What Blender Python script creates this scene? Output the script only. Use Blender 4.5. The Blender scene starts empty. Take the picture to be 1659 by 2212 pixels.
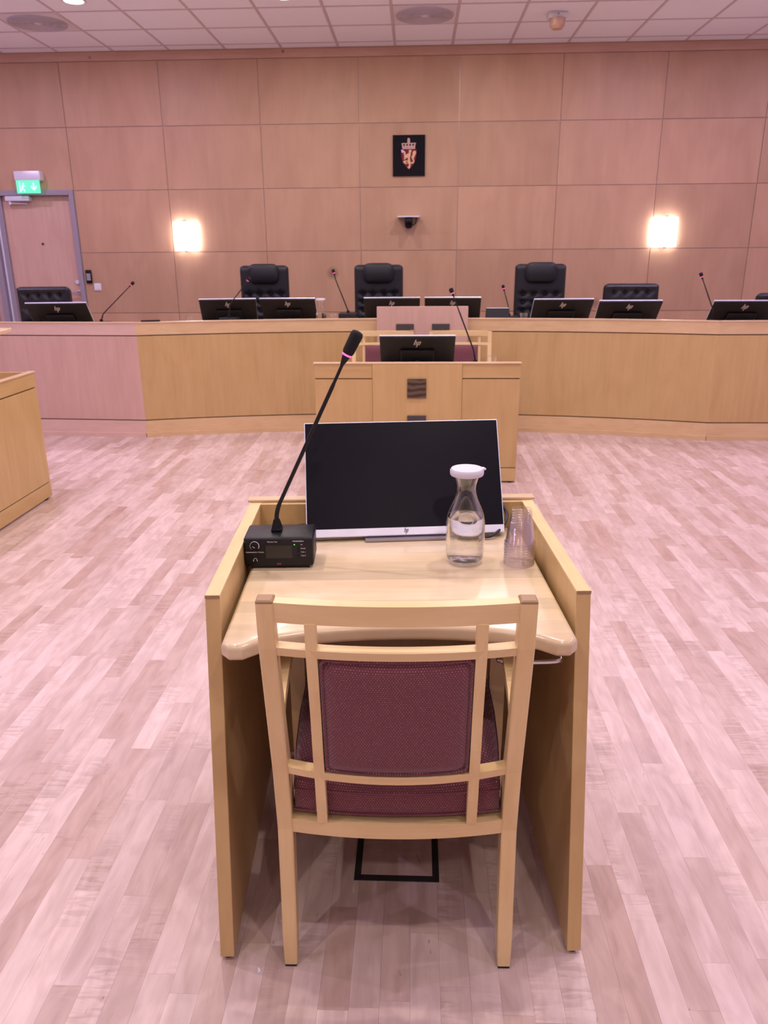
import bpy, bmesh, math, random
from mathutils import Vector, Matrix

random.seed(7)
scene = bpy.context.scene
C = scene.collection
PI = math.pi

# ------------------------------------------------------------------ camera
cam_d = bpy.data.cameras.new('camera')
cam = bpy.data.objects.new('camera', cam_d)
C.objects.link(cam)
pitch, yaw, roll = math.radians(18.49), math.radians(2.441), math.radians(0.4288)
cam.matrix_world = (Matrix.Translation((0, 0, 1.45)) @ Matrix.Rotation(yaw, 4, 'Z')
                    @ Matrix.Rotation(PI / 2 - pitch, 4, 'X') @ Matrix.Rotation(-roll, 4, 'Z'))
cam_d.sensor_fit = 'VERTICAL'
cam_d.sensor_height = 36.0
cam_d.lens = 1661.0 / 2212.0 * 36.0
cam_d.clip_start = 0.05
cam_d.dof.use_dof = True
cam_d.dof.focus_distance = 1.75
cam_d.dof.aperture_fstop = 8.0
scene.camera = cam

# ------------------------------------------------------------------ world, view
w = bpy.data.worlds.new('room_world')
scene.world = w
w.use_nodes = True
w.node_tree.nodes['Background'].inputs[0].default_value = (0.9, 0.8, 0.85, 1)
w.node_tree.nodes['Background'].inputs[1].default_value = 0.05
vs = scene.view_settings
vs.view_transform = 'Standard'
vs.look = 'None'
vs.gamma = 1.0
vs.use_curve_mapping = False
vs.exposure = 0.06
scene.cycles.use_denoising = True
scene.cycles.max_bounces = 7
scene.cycles.diffuse_bounces = 3
scene.cycles.time_limit = 1000.0
scene.cycles.glossy_bounces = 3
scene.cycles.transmission_bounces = 8
scene.cycles.use_adaptive_sampling = True
scene.cycles.adaptive_threshold = 0.03
scene.cycles.adaptive_min_samples = 12
scene.cycles.transparent_max_bounces = 40
scene.cycles.sample_clamp_indirect = 4.0

LAMP_WATT = 16.5
LAMP_COL_SIDE = (1.0, 0.80, 1.25)
LAMP_COL_MID = (1.0, 0.90, 0.84)
D = 9.36          # wall plane
CEIL = 3.562

# ------------------------------------------------------------------ materials
MATS = {}
def new_mat(name):
    m = bpy.data.materials.new(name); m.use_nodes = True
    nt = m.node_tree
    return m, nt, nt.nodes, nt.links, nt.nodes['Principled BSDF']

def plain(name, col, rough=0.5, metal=0.0, emit=None, estr=0.0, bump=0.0, bscale=200.0, var=0.0, spec=0.5):
    m, nt, N, Lk, b = new_mat(name)
    b.inputs['Roughness'].default_value = rough
    b.inputs['Metallic'].default_value = metal
    b.inputs['Specular IOR Level'].default_value = spec
    tc = N.new('ShaderNodeTexCoord')
    nz = N.new('ShaderNodeTexNoise'); nz.inputs['Scale'].default_value = bscale
    Lk.new(tc.outputs['Object'], nz.inputs['Vector'])
    mx = N.new('ShaderNodeMixRGB'); mx.blend_type = 'MULTIPLY'; mx.inputs[0].default_value = var if var else 0.06
    mx.inputs[1].default_value = (*col, 1)
    Lk.new(nz.outputs['Fac'], mx.inputs[2])
    Lk.new(mx.outputs[0], b.inputs['Base Color'])
    if bump:
        bp = N.new('ShaderNodeBump'); bp.inputs['Strength'].default_value = bump; bp.inputs['Distance'].default_value = 0.001
        Lk.new(nz.outputs['Fac'], bp.inputs['Height']); Lk.new(bp.outputs[0], b.inputs['Normal'])
    if emit:
        b.inputs['Emission Color'].default_value = (*emit, 1)
        b.inputs['Emission Strength'].default_value = estr
    MATS[name] = m
    return m

def wood(name, ca, cb, axis='x', rough=0.38, along=2.0, across=38.0, cloud=3.0, knots=0.0, var=0.12, staves=0.0, attr=False, cloud_amt=0.5, coat=0.0):
    """veneer or solid timber: fine streaks along the axis, soft figure clouds, optional knots and glued staves"""
    m, nt, N, Lk, b = new_mat(name)
    b.inputs['Roughness'].default_value = rough
    b.inputs['Coat Weight'].default_value = coat
    b.inputs['Coat Roughness'].default_value = 0.12
    tc = N.new('ShaderNodeTexCoord')
    vec = tc.outputs['Object']
    oi = N.new('ShaderNodeObjectInfo')
    rnd = oi.outputs['Random']
    if attr:
        at = N.new('ShaderNodeAttribute'); at.attribute_name = 'tone'
        rnd = at.outputs['Fac']
    off = N.new('ShaderNodeVectorMath'); off.operation = 'SCALE'
    cmb = N.new('ShaderNodeCombineXYZ')
    for i, k in enumerate((17.3, 9.1, 23.7)):
        mm = N.new('ShaderNodeMath'); mm.operation = 'MULTIPLY'; mm.inputs[1].default_value = k
        Lk.new(rnd, mm.inputs[0]); Lk.new(mm.outputs[0], cmb.inputs[i])
    add = N.new('ShaderNodeVectorMath'); add.operation = 'ADD'
    Lk.new(vec, add.inputs[0]); Lk.new(cmb.outputs[0], add.inputs[1])
    def mapped(s):
        mp = N.new('ShaderNodeMapping'); mp.inputs['Scale'].default_value = s
        Lk.new(add.outputs[0], mp.inputs[0]); return mp.outputs[0]
    sc = [across] * 3; sc['xyz'.index(axis)] = along
    n1 = N.new('ShaderNodeTexNoise'); n1.inputs['Scale'].default_value = 1.0; n1.inputs['Detail'].default_value = 3; n1.inputs['Roughness'].default_value = 0.65
    n1.inputs['Distortion'].default_value = 0.4
    Lk.new(mapped(sc), n1.inputs['Vector'])
    sc2 = [cloud * 3] * 3; sc2['xyz'.index(axis)] = cloud
    n2 = N.new('ShaderNodeTexNoise'); n2.inputs['Scale'].default_value = 1.0; n2.inputs['Detail'].default_value = 2; n2.inputs['Distortion'].default_value = 0.8
    Lk.new(mapped(sc2), n2.inputs['Vector'])
    mixf = N.new('ShaderNodeMixRGB'); mixf.inputs[0].default_value = cloud_amt
    Lk.new(n1.outputs['Fac'], mixf.inputs[1]); Lk.new(n2.outputs['Fac'], mixf.inputs[2])
    rp = N.new('ShaderNodeValToRGB')
    rp.color_ramp.elements[0].position = 0.30; rp.color_ramp.elements[0].color = (*cb, 1)
    rp.color_ramp.elements[1].position = 0.62; rp.color_ramp.elements[1].color = (*ca, 1)
    Lk.new(mixf.outputs[0], rp.inputs[0])
    col = rp.outputs[0]
    if attr:      # curly figure across the grain on some boards, and dark mineral streaks
        n3 = N.new('ShaderNodeTexNoise'); n3.inputs['Scale'].default_value = 1.0; n3.inputs['Detail'].default_value = 2; n3.inputs['Distortion'].default_value = 1.2
        s3 = [9.0] * 3; s3['xyz'.index(axis)] = 55.0
        Lk.new(mapped(s3), n3.inputs['Vector'])
        n4 = N.new('ShaderNodeTexNoise'); n4.inputs['Scale'].default_value = 1.0; n4.inputs['Detail'].default_value = 1
        Lk.new(mapped([5.0, 3.0, 5.0]), n4.inputs['Vector'])
        r4 = N.new('ShaderNodeMapRange'); r4.inputs['From Min'].default_value = 0.54; r4.inputs['From Max'].default_value = 0.66; r4.inputs['To Max'].default_value = 0.38
        Lk.new(n4.outputs['Fac'], r4.inputs['Value'])
        r3 = N.new('ShaderNodeValToRGB'); r3.color_ramp.elements[0].position = 0.42; r3.color_ramp.elements[0].color = (0.62, 0.55, 0.5, 1)
        r3.color_ramp.elements[1].position = 0.56; r3.color_ramp.elements[1].color = (1.06, 1.06, 1.06, 1)
        Lk.new(n3.outputs['Fac'], r3.inputs[0])
        mc = N.new('ShaderNodeMixRGB'); mc.blend_type = 'MULTIPLY'
        Lk.new(r4.outputs[0], mc.inputs[0]); Lk.new(col, mc.inputs[1]); Lk.new(r3.outputs[0], mc.inputs[2]); col = mc.outputs[0]
        n5 = N.new('ShaderNodeTexNoise'); n5.inputs['Scale'].default_value = 1.0; n5.inputs['Detail'].default_value = 3; n5.inputs['Distortion'].default_value = 2.0
        Lk.new(mapped([55.0, 14.0, 55.0]), n5.inputs['Vector'])
        r5 = N.new('ShaderNodeMapRange'); r5.inputs['From Min'].default_value = 0.72; r5.inputs['From Max'].default_value = 0.78; r5.inputs['To Max'].default_value = 0.6
        Lk.new(n5.outputs['Fac'], r5.inputs['Value'])
        m5 = N.new('ShaderNodeMixRGB'); m5.inputs[2].default_value = (0.24, 0.13, 0.10, 1)
        Lk.new(r5.outputs[0], m5.inputs[0]); Lk.new(col, m5.inputs[1]); col = m5.outputs[0]
    if attr:      # darker boards are also tanner
        iv = N.new('ShaderNodeMath'); iv.operation = 'SUBTRACT'; iv.inputs[0].default_value = 1.0; Lk.new(rnd, iv.inputs[1])
        sq = N.new('ShaderNodeMath'); sq.operation = 'POWER'; sq.inputs[1].default_value = 2.5; Lk.new(iv.outputs[0], sq.inputs[0])
        tn = N.new('ShaderNodeMixRGB'); tn.blend_type = 'MULTIPLY'; tn.inputs[2].default_value = (0.92, 0.82, 0.75, 1)
        Lk.new(sq.outputs[0], tn.inputs[0]); Lk.new(col, tn.inputs[1]); col = tn.outputs[0]
    # tone per piece
    mr = N.new('ShaderNodeMapRange'); mr.inputs['To Min'].default_value = 1 - var; mr.inputs['To Max'].default_value = 1 + var * 0.35
    Lk.new(rnd, mr.inputs['Value'])
    hsv = N.new('ShaderNodeHueSaturation'); Lk.new(mr.outputs[0], hsv.inputs['Value'])
    Lk.new(col, hsv.inputs['Color']); col = hsv.outputs[0]
    if staves:
        sx = N.new('ShaderNodeSeparateXYZ'); Lk.new(vec, sx.inputs[0])
        dv = N.new('ShaderNodeMath'); dv.operation = 'DIVIDE'; dv.inputs[1].default_value = staves
        Lk.new(sx.outputs[1 if axis == 'x' else 0], dv.inputs[0])
        fl = N.new('ShaderNodeMath'); fl.operation = 'FLOOR'; Lk.new(dv.outputs[0], fl.inputs[0])
        wn = N.new('ShaderNodeTexWhiteNoise'); wn.noise_dimensions = '1D'; Lk.new(fl.outputs[0], wn.inputs['W'])
        mr2 = N.new('ShaderNodeMapRange'); mr2.inputs['To Min'].default_value = 0.80; mr2.inputs['To Max'].default_value = 1.05
        Lk.new(wn.outputs['Value'], mr2.inputs['Value'])
        h2 = N.new('ShaderNodeHueSaturation'); Lk.new(mr2.outputs[0], h2.inputs['Value']); Lk.new(col, h2.inputs['Color']); col = h2.outputs[0]
    if knots:
        vo = N.new('ShaderNodeTexVoronoi'); vo.inputs['Scale'].default_value = knots
        Lk.new(add.outputs[0], vo.inputs['Vector'])
        kr = N.new('ShaderNodeValToRGB'); kr.color_ramp.elements[0].position = 0.015; kr.color_ramp.elements[0].color = (1, 1, 1, 1)
        kr.color_ramp.elements[1].position = 0.07; kr.color_ramp.elements[1].color = (0, 0, 0, 1)
        Lk.new(vo.outputs['Distance'], kr.inputs[0])
        km = N.new('ShaderNodeMixRGB'); km.inputs[2].default_value = (cb[0] * 0.35, cb[1] * 0.28, cb[2] * 0.25, 1)
        Lk.new(kr.outputs[0], km.inputs[0]); Lk.new(col, km.inputs[1]); col = km.outputs[0]
    Lk.new(col, b.inputs['Base Color'])
    bp = N.new('ShaderNodeBump'); bp.inputs['Strength'].default_value = 0.08; bp.inputs['Distance'].default_value = 0.0006
    Lk.new(n1.outputs['Fac'], bp.inputs['Height']); Lk.new(bp.outputs[0], b.inputs['Normal'])
    MATS[name] = m
    return m

def fabric(name):
    m, nt, N, Lk, b = new_mat(name)
    b.inputs['Roughness'].default_value = 0.85
    b.inputs['Sheen Weight'].default_value = 0.25
    b.inputs['Specular IOR Level'].default_value = 0.2
    tc = N.new('ShaderNodeTexCoord')
    sx = N.new('ShaderNodeSeparateXYZ'); Lk.new(tc.outputs['Object'], sx.inputs[0])
    def M(op, a, bb=None):
        n = N.new('ShaderNodeMath'); n.operation = op
        for i, v in enumerate((a, bb)):
            if v is None: continue
            if isinstance(v, (int, float)): n.inputs[i].default_value = v
            else: Lk.new(v, n.inputs[i])
        return n.outputs[0]
    s = 0.0052
    v = M('DIVIDE', M('SUBTRACT', sx.outputs[2], M('MULTIPLY', sx.outputs[1], 0.45)), s * 0.9)
    row = M('FLOOR', v)
    u = M('ADD', M('DIVIDE', sx.outputs[0], s), M('MULTIPLY', row, 0.5))
    fx = M('SUBTRACT', M('FRACT', u), 0.5); fy = M('SUBTRACT', M('FRACT', v), 0.5)
    d = M('SQRT', M('ADD', M('MULTIPLY', fx, fx), M('MULTIPLY', fy, fy)))
    dot = M('LESS_THAN', d, 0.165)
    cb = N.new('ShaderNodeCombineXYZ'); Lk.new(M('FLOOR', u), cb.inputs[0]); Lk.new(row, cb.inputs[1])
    wn = N.new('ShaderNodeTexWhiteNoise'); Lk.new(cb.outputs[0], wn.inputs['Vector'])
    fac = M('MULTIPLY', dot, M('ADD', M('MULTIPLY', wn.outputs['Value'], 0.6), 0.15))
    nz = N.new('ShaderNodeTexNoise'); nz.inputs['Scale'].default_value = 900
    Lk.new(tc.outputs['Object'], nz.inputs['Vector'])
    base = N.new('ShaderNodeMixRGB'); base.inputs[1].default_value = (0.125, 0.034, 0.048, 1); base.inputs[2].default_value = (0.20, 0.060, 0.078, 1)
    Lk.new(nz.outputs['Fac'], base.inputs[0])
    mx = N.new('ShaderNodeMixRGB'); mx.inputs[2].default_value = (0.75, 0.45, 0.32, 1)
    Lk.new(fac, mx.inputs[0]); Lk.new(base.outputs[0], mx.inputs[1])
    Lk.new(mx.outputs[0], b.inputs['Base Color'])
    bp = N.new('ShaderNodeBump'); bp.inputs['Strength'].default_value = 0.3; bp.inputs['Distance'].default_value = 0.0008
    Lk.new(nz.outputs['Fac'], bp.inputs['Height']); Lk.new(bp.outputs[0], b.inputs['Normal'])
    MATS[name] = m

def clear(name, tint, amount, rough=0.03):
    """thin clear wall: mostly see-through, mirror-like towards grazing angles"""
    m = bpy.data.materials.new(name); m.use_nodes = True
    nt = m.node_tree; N = nt.nodes; Lk = nt.links
    for n in list(N): N.remove(n)
    o = N.new('ShaderNodeOutputMaterial'); t = N.new('ShaderNodeBsdfTransparent'); g = N.new('ShaderNodeBsdfGlossy')
    t.inputs[0].default_value = (*tint, 1); g.inputs['Roughness'].default_value = rough; g.inputs[0].default_value = (1, 1, 1, 1)
    lw = N.new('ShaderNodeLayerWeight'); lw.inputs[0].default_value = 0.35
    mr = N.new('ShaderNodeMapRange'); mr.inputs['To Min'].default_value = 0.012; mr.inputs['To Max'].default_value = amount
    Lk.new(lw.outputs['Facing'], mr.inputs['Value'])
    mx = N.new('ShaderNodeMixShader'); Lk.new(mr.outputs[0], mx.inputs[0]); Lk.new(t.outputs[0], mx.inputs[1]); Lk.new(g.outputs[0], mx.inputs[2])
    Lk.new(mx.outputs[0], o.inputs[0])
    MATS[name] = m

BA, BB = (0.62, 0.415, 0.18), (0.53, 0.34, 0.135)      # birch furniture
for ax in 'xyz':
    wood('birch_' + ax, BA, BB, ax, rough=0.34, across=30, cloud=2.5, var=0.06)
wood('birch_solid_z', (0.85, 0.63, 0.32), (0.75, 0.52, 0.24), 'z', rough=0.32, across=45, cloud=5, knots=3.2, var=0.05)
wood('birch_solid_x', (0.85, 0.63, 0.32), (0.75, 0.52, 0.24), 'x', rough=0.32, across=45, cloud=5, knots=3.0, var=0.05)
wood('birch_solid_y', (0.85, 0.63, 0.32), (0.75, 0.52, 0.24), 'y', rough=0.32, across=45, cloud=5, knots=3.0, var=0.05)
wood('birch_top', (0.86, 0.69, 0.45), (0.76, 0.565, 0.335), 'x', rough=0.2, along=3, across=40, cloud=4, knots=4.5, var=0.04, staves=0.055, coat=0.3)
wood('band_x', (0.74, 0.52, 0.285), (0.65, 0.435, 0.22), 'x', rough=0.34, across=40, cloud=4, var=0.05)
wood('wing_band', (0.74, 0.51, 0.42), (0.67, 0.445, 0.36), 'x', rough=0.34, across=40, cloud=4, var=0.03)
wood('birch_pale_x', (0.76, 0.56, 0.36), (0.66, 0.45, 0.26), 'x', rough=0.32, across=40, cloud=4, var=0.05)
wood('wing_veneer', (0.68, 0.44, 0.36), (0.60, 0.375, 0.30), 'z', rough=0.34, across=30, cloud=2.5, var=0.03)
wood('wall_veneer', (0.55, 0.325, 0.205), (0.475, 0.27, 0.165), 'z', rough=0.48, along=1.2, across=30, cloud=1.2, knots=0.8, var=0.09, cloud_amt=0.75)
wood('cornice_wood', (0.60, 0.36, 0.26), (0.50, 0.28, 0.19), 'x', rough=0.4, along=1.5, across=30, cloud=2, knots=3.5, var=0.05)
wood('door_veneer', (0.66, 0.42, 0.33), (0.58, 0.355, 0.275), 'z', rough=0.26, along=1.5, across=30, cloud=1.5, var=0.02)
wood('parquet', (0.73, 0.56, 0.51), (0.55, 0.395, 0.345), 'y', rough=0.36, along=5, across=60, cloud=7, knots=0.0, var=0.16, attr=True, cloud_amt=0.68)
wood('dark_birch', (0.42, 0.25, 0.12), (0.34, 0.19, 0.09), 'x', rough=0.5)
fabric('burgundy_fabric')
plain('subfloor', (0.62, 0.46, 0.42), 0.6)
plain('joint', (0.60, 0.44, 0.42), 0.35, metal=0.4)
plain('end_grain', (0.42, 0.255, 0.125), 0.45, var=0.3, bscale=400)
plain('groove', (0.13, 0.06, 0.025), 0.7)
plain('white_wall', (0.84, 0.76, 0.84), 0.8)
plain('ceiling_tile', (0.95, 0.94, 1.0), 0.9, bump=0.2, bscale=400)
plain('ceiling_grid', (0.66, 0.55, 0.58), 0.5)
plain('white_plastic', (0.80, 0.76, 0.80), 0.4)
plain('vent_ring', (0.58, 0.52, 0.58), 0.5)
plain('grey_metal', (0.36, 0.32, 0.36), 0.35, metal=0.5)
plain('frame_grey', (0.33, 0.28, 0.34), 0.35)
plain('silver', (0.80, 0.80, 0.92), 0.4, metal=0.35)
plain('chrome', (0.75, 0.74, 0.76), 0.12, metal=1.0)
plain('black_plastic', (0.0065, 0.0055, 0.007), 0.45, spec=0.28)
plain('black_metal', (0.009, 0.008, 0.010), 0.42, bump=0.1, bscale=1500, spec=0.35)
plain('dark_box_frame', (0.022, 0.020, 0.022), 0.5)
plain('screen_black', (0.008, 0.007, 0.012), 0.32, spec=0.10)
plain('gloss_black', (0.006, 0.005, 0.007), 0.08)
plain('foam', (0.010, 0.008, 0.009), 0.95, bump=0.5, bscale=1200)
plain('leather', (0.012, 0.012, 0.018), 0.45, bump=0.25, bscale=500, spec=0.38)
plain('plate_slate', (0.085, 0.068, 0.065), 0.5, var=0.4, bscale=30)
plain('rubber', (0.02, 0.018, 0.018), 0.8)
plain('lid_white', (0.70, 0.68, 0.75), 0.45)
plain('print_white', (0.75, 0.72, 0.78), 0.6)
plain('print_red', (0.65, 0.10, 0.07), 0.6)
plain('print_dark', (0.03, 0.028, 0.03), 0.5)
plain('logo_silver', (0.70, 0.62, 0.60), 0.3, metal=0.4)
plain('crest_black', (0.007, 0.005, 0.009), 0.6, spec=0.12)
plain('crest_red', (0.19, 0.012, 0.028), 0.5, spec=0.2)
plain('crest_gold', (0.72, 0.44, 0.26), 0.5)
plain('crest_pink', (0.62, 0.38, 0.34), 0.5)
plain('axe_silver', (0.65, 0.58, 0.75), 0.4)
plain('blue_cable', (0.012, 0.014, 0.03), 0.45)
plain('paper', (0.85, 0.83, 0.85), 0.7)
plain('lamp_glow', (0.9, 0.9, 0.9), 0.4, emit=(1.0, 0.97, 1.0), estr=10.0)
plain('downlight_glow', (0.9, 0.9, 0.9), 0.4, emit=(0.95, 1.0, 0.95), estr=6.0)
plain('exit_green', (0.05, 0.5, 0.3), 0.4, emit=(0.15, 0.78, 0.45), estr=0.95)
plain('exit_white', (0.5, 0.9, 0.7), 0.4, emit=(0.50, 0.90, 0.72), estr=0.95)
plain('led_pink', (0.8, 0.1, 0.3), 0.4, emit=(1.0, 0.10, 0.34), estr=1.6)
plain('led_green', (0.1, 0.8, 0.1), 0.4, emit=(0.15, 0.9, 0.12), estr=1.2)
plain('bubble', (0.9, 0.9, 0.95), 0.1)
clear('clear_plastic', (0.985, 0.975, 0.985), 0.38, 0.05)
clear('rim_plastic', (0.86, 0.84, 0.88), 0.9, 0.12)
clear('clear_glass', (0.985, 0.985, 0.985), 0.75, 0.01)
mw, ntw, Nw, Lw, bw = new_mat('water')
bw.inputs['Base Color'].default_value = (1, 1, 1, 1); bw.inputs['Roughness'].default_value = 0.0
bw.inputs['Transmission Weight'].default_value = 1.0; bw.inputs['IOR'].default_value = 1.33
MATS['water'] = mw
# slate plate with a printed hill line (the plaque on the desk front)
mp_, nt_, N_, L_, b_ = new_mat('plate_hill')
tc_ = N_.new('ShaderNodeTexCoord'); wv = N_.new('ShaderNodeTexWave'); wv.bands_direction = 'Z'
wv.inputs['Scale'].default_value = 9; wv.inputs['Distortion'].default_value = 7; wv.inputs['Detail'].default_value = 2; wv.inputs['Detail Scale'].default_value = 0.7
L_.new(tc_.outputs['Object'], wv.inputs['Vector'])
r_ = N_.new('ShaderNodeValToRGB'); r_.color_ramp.elements[0].color = (0.045, 0.02, 0.02, 1); r_.color_ramp.elements[1].color = (0.13, 0.095, 0.05, 1)
L_.new(wv.outputs['Fac'], r_.inputs[0]); L_.new(r_.outputs[0], b_.inputs['Base Color']); b_.inputs['Roughness'].default_value = 0.35
MATS['plate_hill'] = mp_

# ------------------------------------------------------------------ mesh helpers
def bm_new(): return bmesh.new()

def box(bm, x0, x1, y0, y1, z0, z1, bevel=0.0, seg=2):
    vs_ = [bm.verts.new(v) for v in ((x0, y0, z0), (x1, y0, z0), (x1, y1, z0), (x0, y1, z0), (x0, y0, z1), (x1, y0, z1), (x1, y1, z1), (x0, y1, z1))]
    fs = [bm.faces.new([vs_[i] for i in q]) for q in ((3, 2, 1, 0), (4, 5, 6, 7), (0, 1, 5, 4), (1, 2, 6, 5), (2, 3, 7, 6), (3, 0, 4, 7))]
    if bevel:
        es = set(e for f in fs for e in f.edges)
        bmesh.ops.bevel(bm, geom=list(es), offset=bevel, segments=seg, affect='EDGES', profile=0.5)
    return bm

def prism(bm, pts, z0, z1, bevel=0.0, seg=2, map=None):
    """polygon pts (x,y) extruded in z; map turns (x,y,z) to a place"""
    f = map or (lambda x, y, z: (x, y, z))
    lo = [bm.verts.new(f(x, y, z0)) for x, y in pts]
    hi = [bm.verts.new(f(x, y, z1)) for x, y in pts]
    n = len(pts)
    faces = [bm.faces.new(lo[::-1]), bm.faces.new(hi)]
    for i in range(n):
        faces.append(bm.faces.new((lo[i], lo[(i + 1) % n], hi[(i + 1) % n], hi[i])))
    if bevel:
        es = [e for e in set(faces[0].edges) | set(faces[1].edges)]
        bmesh.ops.bevel(bm, geom=es, offset=bevel, segments=seg, affect='EDGES', profile=0.5)
    return bm

def lathe(bm, prof, n=32, cx=0, cy=0, close=True):
    rings = []
    for r, z in prof:
        if r < 1e-6: rings.append([bm.verts.new((cx, cy, z))])
        else: rings.append([bm.verts.new((cx + r * math.cos(2 * PI * k / n), cy + r * math.sin(2 * PI * k / n), z)) for k in range(n)])
    for a, b in zip(rings, rings[1:]):
        for k in range(n):
            k2 = (k + 1) % n
            if len(a) == 1 and len(b) == 1: continue
            if len(a) == 1: bm.faces.new((a[0], b[k2], b[k]))
            elif len(b) == 1: bm.faces.new((a[k], a[k2], b[0]))
            else: bm.faces.new((a[k], a[k2], b[k2], b[k]))
    return bm

def tube(bm, pts, rad, n=10, caps=True):
    pts = [Vector(p) for p in pts]
    if not isinstance(rad, (list, tuple)): rad = [rad] * len(pts)
    t0 = (pts[1] - pts[0]).normalized()
    ref = Vector((0, 0, 1)) if abs(t0.z) < 0.9 else Vector((1, 0, 0))
    nrm = t0.cross(ref).normalized()
    rings = []
    for i, p in enumerate(pts):
        t = ((pts[min(i + 1, len(pts) - 1)] - pts[max(i - 1, 0)])).normalized()
        nrm = (nrm - t * nrm.dot(t)).normalized(); bi = t.cross(nrm)
        rings.append([bm.verts.new(p + (nrm * math.cos(2 * PI * k / n) + bi * math.sin(2 * PI * k / n)) * rad[i]) for k in range(n)])
    for a, b in zip(rings, rings[1:]):
        for k in range(n): bm.faces.new((a[k], a[(k + 1) % n], b[(k + 1) % n], b[k]))
    if caps:
        bm.faces.new(rings[0][::-1]); bm.faces.new(rings[-1])
    return bm

def smooth_path(pts, k=6):
    """Catmull-Rom through pts"""
    P = [Vector(p) for p in pts]; P = [P[0] * 2 - P[1]] + P + [P[-1] * 2 - P[-2]]
    out = []
    for i in range(1, len(P) - 2):
        for j in range(k):
            t = j / k
            out.append(0.5 * ((2 * P[i]) + (P[i + 1] - P[i - 1]) * t + (2 * P[i - 1] - 5 * P[i] + 4 * P[i + 1] - P[i + 2]) * t * t + (3 * P[i] - P[i - 1] - 3 * P[i + 1] + P[i + 2]) * t ** 3))
    out.append(P[-2])
    return out

def loft(bm, rings, caps=True):
    """rings of equal vertex count -> closed skin"""
    R = [[bm.verts.new(v) for v in r] for r in rings]
    for a, b in zip(R, R[1:]):
        n = len(a)
        for k in range(n): bm.faces.new((a[k], a[(k + 1) % n], b[(k + 1) % n], b[k]))
    if caps: bm.faces.new(R[0][::-1]); bm.faces.new(R[-1])
    return bm

def obj(name, bm, mat, parent=None, smooth=False, loc=None, rotz=None, fix=True):
    if fix: bmesh.ops.recalc_face_normals(bm, faces=bm.faces[:])
    me = bpy.data.meshes.new(name); bm.to_mesh(me); bm.free()
    me.materials.append(MATS[mat])
    if smooth:
        for p in me.polygons: p.use_smooth = True
        if smooth != 'all': me.set_sharp_from_angle(angle=math.radians(38))
    o = bpy.data.objects.new(name, me); C.objects.link(o)
    if parent: o.parent = parent
    if loc: o.location = loc
    if rotz: o.rotation_euler.z = rotz
    return o

def tag(o, label, cat, group=None):
    o['label'] = label; o['category'] = cat
    if group: o['group'] = group
    return o

def thing(name, label, cat, loc=(0, 0, 0), rotz=0.0, group=None):
    o = bpy.data.objects.new(name, None); C.objects.link(o)
    o.empty_display_size = 0.1
    o.location = loc; o.rotation_euler = (0, 0, rotz)
    return tag(o, label, cat, group)

def struct(o):
    o['kind'] = 'structure'; return o

def dup(root, loc, rotz, label, group=None):
    def cp(o, parent):
        c = o.copy(); C.objects.link(c); c.parent = parent
        for ch in list(o.children): cp(ch, c)
        return c
    r = cp(root, None); r.location = loc; r.rotation_euler = (0, 0, rotz); r['label'] = label
    if group: r['group'] = group
    return r

def text(name, s, size, mat, parent, loc, rot, align='CENTER', depth=0.0003):
    cu = bpy.data.curves.new(name, 'FONT'); cu.body = s; cu.size = size; cu.align_x = align; cu.align_y = 'CENTER'; cu.extrude = depth
    cu.resolution_u = 3
    tmp = bpy.data.objects.new(name + '_tmp', cu); C.objects.link(tmp)
    bpy.context.view_layer.update()
    dg = bpy.context.evaluated_depsgraph_get()
    me = bpy.data.meshes.new_from_object(tmp.evaluated_get(dg)); me.name = name
    bpy.data.objects.remove(tmp); bpy.data.curves.remove(cu)
    me.materials.clear(); me.materials.append(MATS[mat])
    o = bpy.data.objects.new(name, me); C.objects.link(o); o.parent = parent
    o.location = loc; o.rotation_euler = rot
    return o

# ================================================================== SETTING
XL, XR, YB = -6.3, 6.2, -3.2
# ---- floor
bm = bm_new(); box(bm, XL, XR, YB, D + 0.2, -0.12, -0.011)
floor = struct(obj('floor', bm, 'subfloor'))
SW = 0.0625; X0 = -0.1295
FX0, FX1, FY0, FY1 = -60, 60, 0.35, 8.6
def cam_proj(P):
    v = cam.matrix_world.inverted() @ Vector(P)
    if v.z >= -0.05: return None
    return 829.5 + 1661 * v.x / -v.z, 1106 - 1661 * v.y / -v.z, -v.z
planks = []
for k in range(FX0, FX1):
    y = FY0 - random.random() * 0.5
    while y < FY1:
        L = random.choice((0.26, 0.32, 0.38, 0.42, 0.46, 0.5, 0.58))
        planks.append((X0 + k * SW, y, L, random.random())); y += L
def plank_mesh(bm, lay, x, y, L, tone):
    g = 0.00014
    vs_ = [bm.verts.new(v) for v in ((x + g, y + g, -0.011), (x + SW - g, y + g, -0.011), (x + SW - g, y + L - g, -0.011), (x + g, y + L - g, -0.011),
                                     (x + g, y + g, 0), (x + SW - g, y + g, 0), (x + SW - g, y + L - g, 0), (x + g, y + L - g, 0))]
    for v in vs_: v[lay] = tone
    for q in ((4, 5, 6, 7), (0, 1, 5, 4), (1, 2, 6, 5), (2, 3, 7, 6), (3, 0, 4, 7)): bm.faces.new([vs_[i] for i in q])
score = []
for i, (x, y, L, t) in enumerate(planks):
    a = cam_proj((x + SW / 2, y + L / 2, 0))
    s = 0
    if a and -40 < a[0] < 1700 and 900 < a[1] < 2300:
        b1 = cam_proj((x, y, 0)); b2 = cam_proj((x + SW, y + L, 0))
        if b1 and b2:
            hid = -0.36 < x < 0.33 and 1.42 < y + L / 2 < 2.0
            s = 0 if hid else (SW * 1661 / a[2]) * abs(b1[1] - b2[1])
    score.append((s, i))
score.sort(reverse=True)
near = set(i for s, i in score[:290] if s > 0)
bmS = bm_new(); layS = bmS.verts.layers.float.new('tone')
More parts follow.
